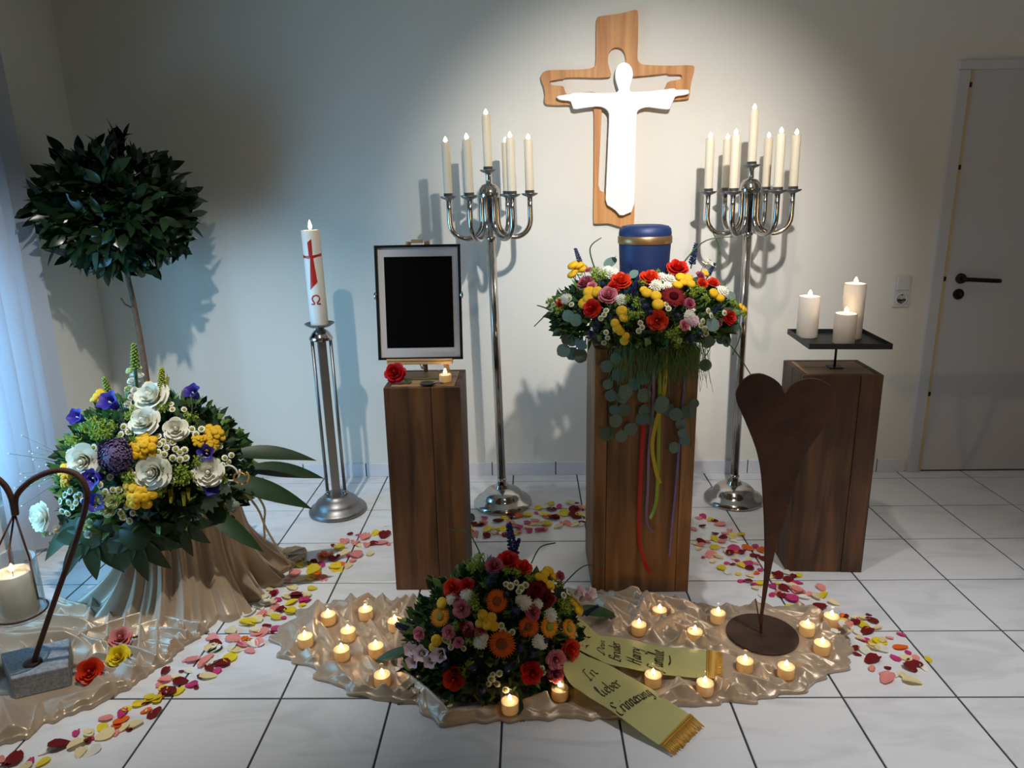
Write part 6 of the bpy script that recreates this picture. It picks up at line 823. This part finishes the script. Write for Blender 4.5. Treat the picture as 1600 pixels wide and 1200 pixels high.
for pts in ([(.32, -1.19, .95), (.31, -1.22, .85), (.30, -1.215, .75), (.28, -1.21, .63)], [(.40, -1.22, .95), (.40, -1.225, .85), (.41, -1.215, .75), (.42, -1.21, .66)], [(.5, -1.22, .95), (.53, -1.22, .8), (.55, -1.215, .68), (.56, -1.21, .58)], [(.19, -1.12, .98), (.16, -1.14, .92), (.14, -1.14, .89)], [(.62, -1.1, .97), (.63, -1.12, .92), (.61, -1.12, .88)]): b.tube(cat(pts, 6), .0018, 5)
part('eucalyptus_stem', b, M['stem'], t)
fe = MB()
for cx, w_ in ((.335, .05), (.49, .07), (.42, .05), (.55, .04)):
    for i in range(95):
        x = cx+R.gauss(0, w_*.6); l = R.uniform(.06, .16); p = Vector((x, R.uniform(-1.25, -1.19), R.uniform(.93, .99))); e = p+Vector((R.uniform(-.04, .04), R.uniform(-.03, .01), -l)); fe.tube([p, (p+e)/2+Vector((R.uniform(-.01, .01), -.01, 0)), e], .0007, 3, 0, False)
part('fennel_greens', fe, M['leaf_mid'], t, False, kind='stuff')
gr = MB()
for pts in ([(.5, -1.05, 1.15), (.6, -1.05, 1.27), (.70, -1.06, 1.29)], [(.62, -1.0, 1.12), (.68, -.98, 1.22), (.645, -.99, 1.31), (.62, -1.0, 1.33)], [(.15, -1.05, 1.05), (.08, -1.06, 1.04), (.02, -1.07, .99)], [(.62, -1.1, 1.0), (.70, -1.15, .92), (.76, -1.18, .83)], [(.12, -1.05, 1.02), (.06, -1.1, 1.06), (.03, -1.1, 1.07)], [(.68, -1.02, 1.06), (.75, -1.05, .97), (.72, -1.08, .88)], [(.25, -1.0, 1.15), (.22, -1.0, 1.25), (.26, -1.0, 1.29)]):
    gr.tube(cat(pts, 7), [.0032-.0001*i for i in range((len(pts)-1)*7+1)], 5)
part('grass_blade', gr, M['leaf'], t, kind='stuff')
def ribbon(pts, w_, twist0=0, twist1=.5):
    P_ = cat(pts, 8); G = []
    for i, p in enumerate(P_):
        u = i/(len(P_)-1); tn = (P_[min(i+1, len(P_)-1)]-P_[max(i-1, 0)]).normalized(); s = Vector((0, 1, 0)).cross(tn).normalized(); a = twist0+(twist1-twist0)*u**3; s2 = s*math.cos(a)+tn.cross(s)*math.sin(a); G.append([p-s2*w_/2, p+Vector((0, -.0006, 0)), p+s2*w_/2])
    return MB().grid(G)
for nm, w_, tw in (('yellow', .013, .6), ('red', .0135, .5), ('lilac', .009, 1.0), ('lime', .012, .9), ('violet', .007, .3)): part('ribbon', ribbon(RIBBONS[nm], w_, .1, tw), M['rib_'+nm], t, label=nm+' ribbon hanging from the wreath')
# ------------------------------------------------------------------ bouquet on the floor with its ribbon sash
t = thing('orange_bouquet', 'low floor bouquet of orange gerberas and red roses on the satin cloth', 'bouquet', (-.125, -1.62, .012))
part('floral_foam', MB().lathe([(.14, .013), (.19, .05), (.18, .14), (.12, .24), (.06, .29), (0, .31)], 24, (-.125, -1.61, 0), sy=.75), M['foam'], t)
part('foliage', foliage((-.125, -1.62, .07), (.27, .185, .265), 2300, .042, 23, zmin=.02), LM, t, False, kind='stuff')
blooms(CENTER, t, 51)
for p, d, up, s in (((.13, -1.46, .10), (.85, .25, -.12), (0, -.5, .9), .19), ((-.35, -1.64, .08), (-.9, .05, -.15), (0, -.4, .9), .17), ((-.28, -1.72, .05), (-.6, -.4, -.1), (0, -.4, .9), .16), ((-.2, -1.76, .04), (-.7, -.5, -.1), (0, -.3, .9), .16), ((-.05, -1.76, .05), (.1, -.6, -.15), (0, -.5, .8), .13)):
    part('long_leaf', ld, None, t, mw=orient_leaf(p, d, up, s))
part('veronica_spike', spike_me('petal_blue'), None, t, mw=align((-.06, -1.55, .40), (-.15, .2, 1), .06), label='dark blue veronica spike')
gr = MB()
for pts in ([(-.15, -1.5, .3), (-.2, -1.45, .38), (-.26, -1.42, .38)], [(0, -1.5, .3), (.03, -1.45, .33), (.08, -1.42, .33)], [(.1, -1.5, .22), (.17, -1.45, .26), (.24, -1.42, .25)]): gr.tube(cat(pts, 6), .0022, 5)
part('grass_blade', gr, M['leaf'], t, kind='stuff')
# sash: two tails with lettering and fringe, surfaces spanned between two edges
def surf(E_, u, v):
    n_ = len(E_)-1; x = min(max(u*n_, 0), n_-1e-6); i = int(x); f = x-i
    def cr(k): a, b_, c_, d = E_[max(i-1, 0)][k], E_[i][k], E_[i+1][k], E_[min(i+2, n_)][k]; return .5*((2*b_)+(c_-a)*f+(2*a-5*b_+4*c_-d)*f*f+(3*b_-a-3*c_+d)*f**3)
    A = Vector([cr(k) for k in (0, 1, 2)]); B = Vector([cr(k) for k in (3, 4, 5)]); return A*(1-v)+B*v+Vector((0, 0, .004*math.sin(PI*v)*(1+.6*math.sin(9*u+3*v))))
LET = {  # pen strokes: advance and polylines, x-height 1
 'I': (.9, [[(.55, 1.9), (.35, .9), (.2, 0)], [(.2, 1.75), (.6, 1.95), (.95, 1.85)], [(0, .1), (.3, -.05), (.6, .1)]]), 'n': (.95, [[(.1, 1), (.05, 0)], [(.05, .5), (.35, 1), (.6, .9), (.55, .2), (.75, 0), (.9, .15)]]), 'l': (.6, [[(.1, .3), (.45, 1.7), (.3, 2.0), (.2, 1.5), (.2, .2), (.4, 0), (.6, .15)]]),
 'i': (.5, [[(.15, 1), (.12, .15), (.3, 0), (.5, .15)], [(.2, 1.45), (.28, 1.55)]]), 'e': (.75, [[(.1, .5), (.55, .65), (.5, 1), (.2, .95), (.1, .4), (.3, 0), (.7, .2)]]), 'b': (.8, [[(.2, 1.9), (.1, .1), (.4, 0), (.65, .4), (.45, .9), (.15, .6)]]), 'r': (.7, [[(.1, 1), (.08, 0)], [(.08, .5), (.35, .95), (.65, .9)]]),
 'E': (1.2, [[(.95, 1.75), (.55, 1.95), (.2, 1.6), (.5, 1.1), (.7, 1.1)], [(.5, 1.1), (.05, .6), (.2, 0), (.7, 0), (1.05, .35)]]), 'u': (.95, [[(.1, 1), (.08, .2), (.3, 0), (.6, .3), (.65, 1)], [(.65, 1), (.62, .1), (.9, .1)]]), 'g': (.85, [[(.6, .95), (.25, 1), (.1, .4), (.35, 0), (.6, .5), (.62, .95), (.55, -.5), (.2, -.8), (0, -.55)]]),
 'D': (1.3, [[(.35, 1.9), (.2, 0)], [(0, 1.6), (.6, 1.95), (1.1, 1.3), (.9, .3), (.2, -.05), (-.05, .15)]]), 'B': (1.15, [[(.35, 1.9), (.15, 0)], [(.05, 1.7), (.6, 1.95), (.85, 1.5), (.35, 1.05), (.85, .9), (.85, .2), (.4, -.05), (0, .15)]]), 'd': (.85, [[(.55, .85), (.2, .95), (.08, .3), (.3, 0), (.6, .5)], [(.7, 2), (.6, .1), (.85, .1)]]),
 'H': (1.3, [[(.3, 1.9), (.15, 0)], [(.95, 1.95), (.8, 0), (1.1, .1)], [(0, .85), (.5, 1.05), (.95, 1.0)]]), 'a': (.9, [[(.6, .9), (.2, .95), (.08, .3), (.3, 0), (.6, .6), (.62, 1)], [(.62, 1), (.6, .1), (.88, .12)]]), 'y': (.9, [[(.1, 1), (.15, .35), (.4, .3), (.65, 1)], [(.65, 1), (.45, -.4), (.1, -.8), (-.1, -.5)]]),
 'F': (1.05, [[(.4, 1.8), (.2, .3), (-.1, -.3), (-.3, -.1)], [(-.1, 1.6), (.4, 1.95), (1.1, 1.8)], [(.05, .95), (.7, 1.05)]]), 'm': (1.35, [[(.1, 1), (.05, 0)], [(.05, .5), (.3, 1), (.5, .9), (.45, 0)], [(.45, .5), (.75, 1), (.95, .9), (.92, .15), (1.1, 0), (1.3, .15)]]), '~': (.8, [[(-.3, .9), (.2, .55), (.9, .75)]])}
def lettering(E_, lines, width):
    b = MB(); L_ = sum((surf(E_, (i+1)/20, .5)-surf(E_, i/20, .5)).length for i in range(20))
    for txt, u0, v0, v1, xh in lines:  # baseline at u0 running from v0 to v1
        adv = sum(LET[c_][0] for c_ in txt); sc_ = abs(v1-v0)*width/adv; pen = 0
        for c_ in txt:
            a, strokes = LET[c_]
            for s in strokes:
                P_ = cat([(x+pen+.18*y, y, 0) for x, y in s], 5); G = []
                for p in P_:
                    row = []
                    for sg in (-1, 1):
                        x = p.x*sc_+sg*.0019; y = p.y*xh+sg*.0014; q = surf(E_, u0-y/L_, v0+(x/width)*(1 if v1 > v0 else -1)); row.append(q+Vector((0, -.0003, .0016)))
                    G.append(row)
                b.grid(G)
            pen += a
    return b
def sash(E_, FR, label, txt, wd):
    t2 = part('ribbon_tail', MB().grid([[surf(E_, i/40, j/10) for j in range(11)] for i in range(41)]), M['ribbon_sash'], t, label=label, sub=True)
    for q in txt: part('lettering', lettering(E_, [q], wd), M['ink'], t2, False, label='black handwritten '+('word '+q[0] if q[0] != '~' else 'flourish'))
    b = MB(); n_ = 46; fr = random.Random(2)
    for i in range(n_):
        v = (i+.5)/n_; A = Vector(FR[0][:3])*(1-v)+Vector(FR[0][3:])*v; B = Vector(FR[1][:3])*(1-v)+Vector(FR[1][3:])*v; A.z += .002; B.z = max(B.z, .004); b.tube([A, (A+B)/2+Vector((fr.uniform(-.001, .001), 0, .001)), B+Vector((fr.uniform(-.003, .003), fr.uniform(-.003, .003), 0))], .0017, 5)
    for off in (.06, .2):
        A = [Vector(FR[0][:3])*(1-v)+Vector(FR[0][3:])*v for v in np.linspace(0, 1, 10)]; B = [Vector(FR[1][:3])*(1-v)+Vector(FR[1][3:])*v for v in np.linspace(0, 1, 10)]; b.tube([a*(1-off)+c_*off+Vector((0, 0, .003)) for a, c_ in zip(A, B)], .0022, 6)
    part('fringe', b, M['fringe'], t2, label='gold bullion fringe')
sash(TAIL2, FR2, 'lime green ribbon tail lettered In lieber Erinnerung', [('In', .37, .66, .34, .024), ('lieber', .54, .84, .30, .020), ('Erinnerung', .71, .97, .10, .020), ('~', .72, .55, .38, .01)], .165)
sash(TAIL1, FR1, 'lime green ribbon tail lettered Dein Bruder Harry Familie', [('Dein', .47, .78, .20, .018), ('Bruder', .58, .88, .20, .017), ('Harry', .69, .86, .30, .017), ('Familie', .795, .92, .22, .017), ('~', .84, .66, .44, .01)], .135)
b = MB(); b.grid([[surf(TAIL1, 0, v)+Vector((-.05*k, .015*math.sin(k*2), .05*math.sin(k*PI/1.2))) for v in np.linspace(0, 1, 9)] for k in np.linspace(0, 1, 8)]); part('ribbon_knot', b, M['ribbon_sash'], t)
# ------------------------------------------------------------------ heart lantern on the stone block, roses on the cloth
t = thing('lantern_stand', 'rusty curved heart-shaped lantern stand on a grey granite block', 'lantern stand', (-1.54, -1.67, .010))
A, B = Vector((-1.551, -1.776)), Vector((-1.414, -1.715)); Cc, Dd = Vector((-1.50, -1.565)), Vector((-1.675, -1.648)); v = []
for z, k in ((.010, 1), (.080, .985)):
    ce = (A+B+Cc+Dd)/4; v += [(*(ce+(q-ce)*k), z) for q in (A, B, Cc, Dd)]
part('stone_block', MB().add(v, [(3, 2, 1, 0), (4, 5, 6, 7), (0, 1, 5, 4), (1, 2, 6, 5), (2, 3, 7, 6), (3, 0, 4, 7)]), M['granite'], t, False, .004)
hb = MB(); pr_ = cat([(-1.536, -1.698, .075), (-1.49, -1.698, .17), (-1.42, -1.698, .312), (-1.345, -1.698, .46), (-1.292, -1.698, .575), (-1.272, -1.698, .645), (-1.290, -1.698, .695), (-1.34, -1.698, .711), (-1.404, -1.698, .693), (-1.452, -1.698, .662), (-1.483, -1.698, .625), (-1.492, -1.698, .575)], 6)
hb.tube(pr_, .0085, 8); part('heart_bar', hb, M['rust_bar'], t)
hb = MB(); hb.tube(cat([(-1.494, -1.70, .575), (-1.494, -1.70, .63), (-1.505, -1.705, .675), (-1.53, -1.72, .71), (-1.58, -1.75, .735), (-1.64, -1.79, .725), (-1.68, -1.82, .67), (-1.68, -1.82, .62)], 6), .0085, 8); part('heart_bar', hb, M['rust_bar'], t)
part('foot_disc', MB().lathe([(.026, 0), (.026, .004), (.012, .006), (0, .006)], 20, (-1.536, -1.698, .080)), M['rust_bar'], t)
b = MB(); b.tube([(-1.494, -1.70, .58), (-1.478, -1.70, .44), (-1.476, -1.70, .30)], .003, 6); b.tube([(-1.494, -1.70, .58), (-1.565, -1.66, .44), (-1.59, -1.65, .27)], .003, 6); b.tube([(-1.494, -1.70, .58), (-1.56, -1.75, .44), (-1.585, -1.76, .27)], .003, 6)
for rr_, zz in ((.0715, .262),): b.tube([(-1.537+rr_*math.cos(a), -1.70+rr_*math.sin(a), zz) for a in np.linspace(0, 2*PI, 33)], .003, 6)
part('hanger', b, M['rust_bar'], t)
LW = Matrix.Translation((-1.537, -1.70, .245))
gl = part('lantern_glass', MB().lathe([(.050, 0), (.066, .002), (.0685, .012), (.067, .03), (.066, .185), (.0635, .185), (.064, .03), (.062, .014), (0, .012)], 40), M['thick_glass'], t, mw=LW, label='clear glass cylinder holding the candle')
candle('pillar_candle', 'thick ivory pillar candle burning inside the hanging glass lantern', 'candle', .051, .135, LW @ Matrix.Translation((0, 0, .0125)), 'wax_white', None, .026, .008, 'flame', .12, .012)
for (x, y, z), m_, lab, s, nn in zip([LROSES[0], LROSES[1], [LROSES[2][0]+.022, LROSES[2][1]+.006, .02]], ('petal_salmon', 'petal_lemon', 'petal_orange_red'), ('salmon pink rose lying behind the yellow one on the floor cloth', 'yellow rose lying on the floor cloth beside the stone block', 'orange-red rose lying on the cloth in front of the stone block'), (.036, .034, .038), ((.2, -.5, .7), (.1, -.6, .7), (.3, -.7, .6))):
    t = thing('cut_rose', lab, 'rose', (x, y, .012)); mw = align((x, y, .012+s*.75), nn, s); part('bloom', rose_me(m_, 1), None, t, mw=mw)
    part('stem', MB().tube([(x, y+.01, .02), (x+.008, y+.035, .018), (x+.012, y+.065, .016)], .0028, 6), M['stem'], t); part('leaf', leaf_me('rose_leaf', 'leaf', 1, .3, .2, .2), None, t, mw=orient_leaf((x+.008, y+.035, .020), (1, .4, .2), (0, 0, 1), .04))
t = thing('cut_rose', 'dark red rose lying on the pedestal in front of the framed picture', 'rose', (-.475, -1.10, zt)); part('bloom', rose_me('petal_scarlet', 2), None, t, mw=align((-.478, -1.085, zt+.036), (-.1, -.75, .55), .037))
part('stem', MB().tube(cat([(-.475, -1.08, zt+.016), (-.42, -1.062, zt+.006), (-.32, -1.05, zt+.005)], 6), .0028, 6), M['stem'], t); part('leaf', leaf_me('rose_leaf', 'leaf', 1, .3, .2, .2), None, t, mw=orient_leaf((-.44, -1.07, zt+.012), (.2, -1, .05), (0, 0, 1), .04))
# ------------------------------------------------------------------ scattered petals
PC = {'R': ('petal_dark_red', 'dark red'), 'M': ('petal_magenta', 'magenta'), 'P': ('petal_salmon', 'salmon pink'), 'Y': ('petal_lemon', 'yellow'), 'O': ('petal_orange', 'orange'), 'C': ('petal_cream', 'cream'), 'W': ('petal_white', 'white'), 'K': ('leaf_dark', 'dark green')}
def petal_me(m, seed):
    R_ = random.Random(seed); G = []; a_, b_, c_ = R_.uniform(.2, .6), R_.uniform(-.3, .7), R_.uniform(.7, 1.0)
    for j in range(5):
        v_ = j/4; w_ = (.30+.70*math.sin(PI*min(1, v_*.78+.02)))*c_*(1 if j < 4 else .62)
        G.append([((v_-.5)*1.9, u*w_, .04+a_*u*u*w_+b_*(v_-.4)**2*1.3+.06*math.sin(3*u+seed)) for u in np.linspace(-1, 1, 5)])
    zmin = min(q[2] for r_ in G for q in r_); G = [[(x, y, z-zmin) for x, y, z in r_] for r_ in G]; return MB().grid(G).mesh('rose_petal', M[m])
pm = {c_: [petal_me(PC[c_][0], k) for k in range(5)] for c_ in PC}
def where(x, y):
    if x < -.95: return 'in the trail by the stone block' if y < -1.45 else 'in the trail by the draped stand'
    if x < -.5: return 'in the trail before the steel candle stand'
    if x < .25: return 'in the trail behind the orange bouquet'
    if x < .80: return 'in the trail behind the heart'
    if y > -1.28: return "in the trail beside the heart's stem"
    return 'at the trail end past the heart'
R = random.Random(77); Fv = af; cl_ = Vector((0, -3.632, 1.465))
order = sorted(range(len(PETALS)), key=lambda i: -PETALS[i][3]/max(.3, (Vector((PETALS[i][1], PETALS[i][2], 0))-cl_).dot(Fv)))
rest = MB(); rest_m = {}; made = []
for k, i in enumerate(order):
    c_, x, y, r_ = PETALS[i]; base = .0008
    try:
        inside = False; poly = CLOTH; j = len(poly)-1
        for q in range(len(poly)):
            if (poly[q][1] > y) != (poly[j][1] > y) and x < (poly[j][0]-poly[q][0])*(y-poly[q][1])/(poly[j][1]-poly[q][1])+poly[q][0]: inside = not inside
            j = q
        if inside: base = float(hf(x, y))+.001
    except Exception: pass
    mw = Matrix.Translation((x, y, base+.003*R.random())) @ Euler((R.uniform(-.18, .18), R.uniform(-.18, .18), R.random()*6.28)).to_matrix().to_4x4() @ Matrix.Diagonal((r_, r_*R.uniform(.75, 1), r_*.9, 1))
    if k < 300:
        o = link('rose_petal' if c_ != 'K' else 'fallen_leaf', pm[c_][R.randrange(5)], None, mw); tag(o, 'petal', 'petal' if c_ != 'K' else 'leaf', 'scattered rose petals'); made.append((c_, where(x, y), (Vector((x, y, 0))-cl_).dot(ar)/(Vector((x, y, 0))-cl_).dot(Fv), o))
    else:
        me = pm[c_][R.randrange(5)]; mm = np.array(mw); V = np.array([q.co[:] for q in me.vertices]) @ mm[:3, :3].T+mm[:3, 3]; rest_m.setdefault(PC[c_][0], len(rest_m)); rest.add(V, [tuple(p.vertices) for p in me.polygons], rest_m[PC[c_][0]])
o = link('small_rose_petals', rest.mesh('small_rose_petals', [M[q] for q in rest_m])); tag(o, 'smallest rose petals sprinkled all along the curved trail', 'petals'); o['kind'] = 'stuff'
ORD = 'first second third fourth fifth sixth seventh eighth ninth tenth eleventh twelfth thirteenth fourteenth fifteenth sixteenth seventeenth eighteenth nineteenth twentieth'.split()
fam = {}
for c_, wh, sx, o in sorted(made, key=lambda q: q[2]): fam.setdefault((c_, wh), []).append(o)
for (c_, wh), os_ in fam.items():
    kind = PC[c_][1]+(' rose petal' if c_ != 'K' else ' leaf')
    for i, o in enumerate(os_): o['label'] = f'only {kind} {wh}' if len(os_) == 1 else f'{ORD[i] if i < 20 else str(i+1)+"th"} {kind} from left {wh}'
# ------------------------------------------------------------------ folding table whose shadow falls on the door
t = thing('folding_table', 'small folding table with thin crossed legs standing before the door', 'table', (1.9, -2.2, 0))
part('table_top', MB().box((2.0, -2.22, .75), (.86, .42, .022)), M['table_top'], t, False, .003)
for (xa, xb, yy) in ((1.615, 1.73, -2.36), (1.74, 1.60, -2.10), (1.745, 1.90, -2.36), (1.92, 1.72, -2.10)): part('leg', MB().tube([(xa, yy, .738), (xb, yy, .0)], .010, 8), M['gunmetal'], t)
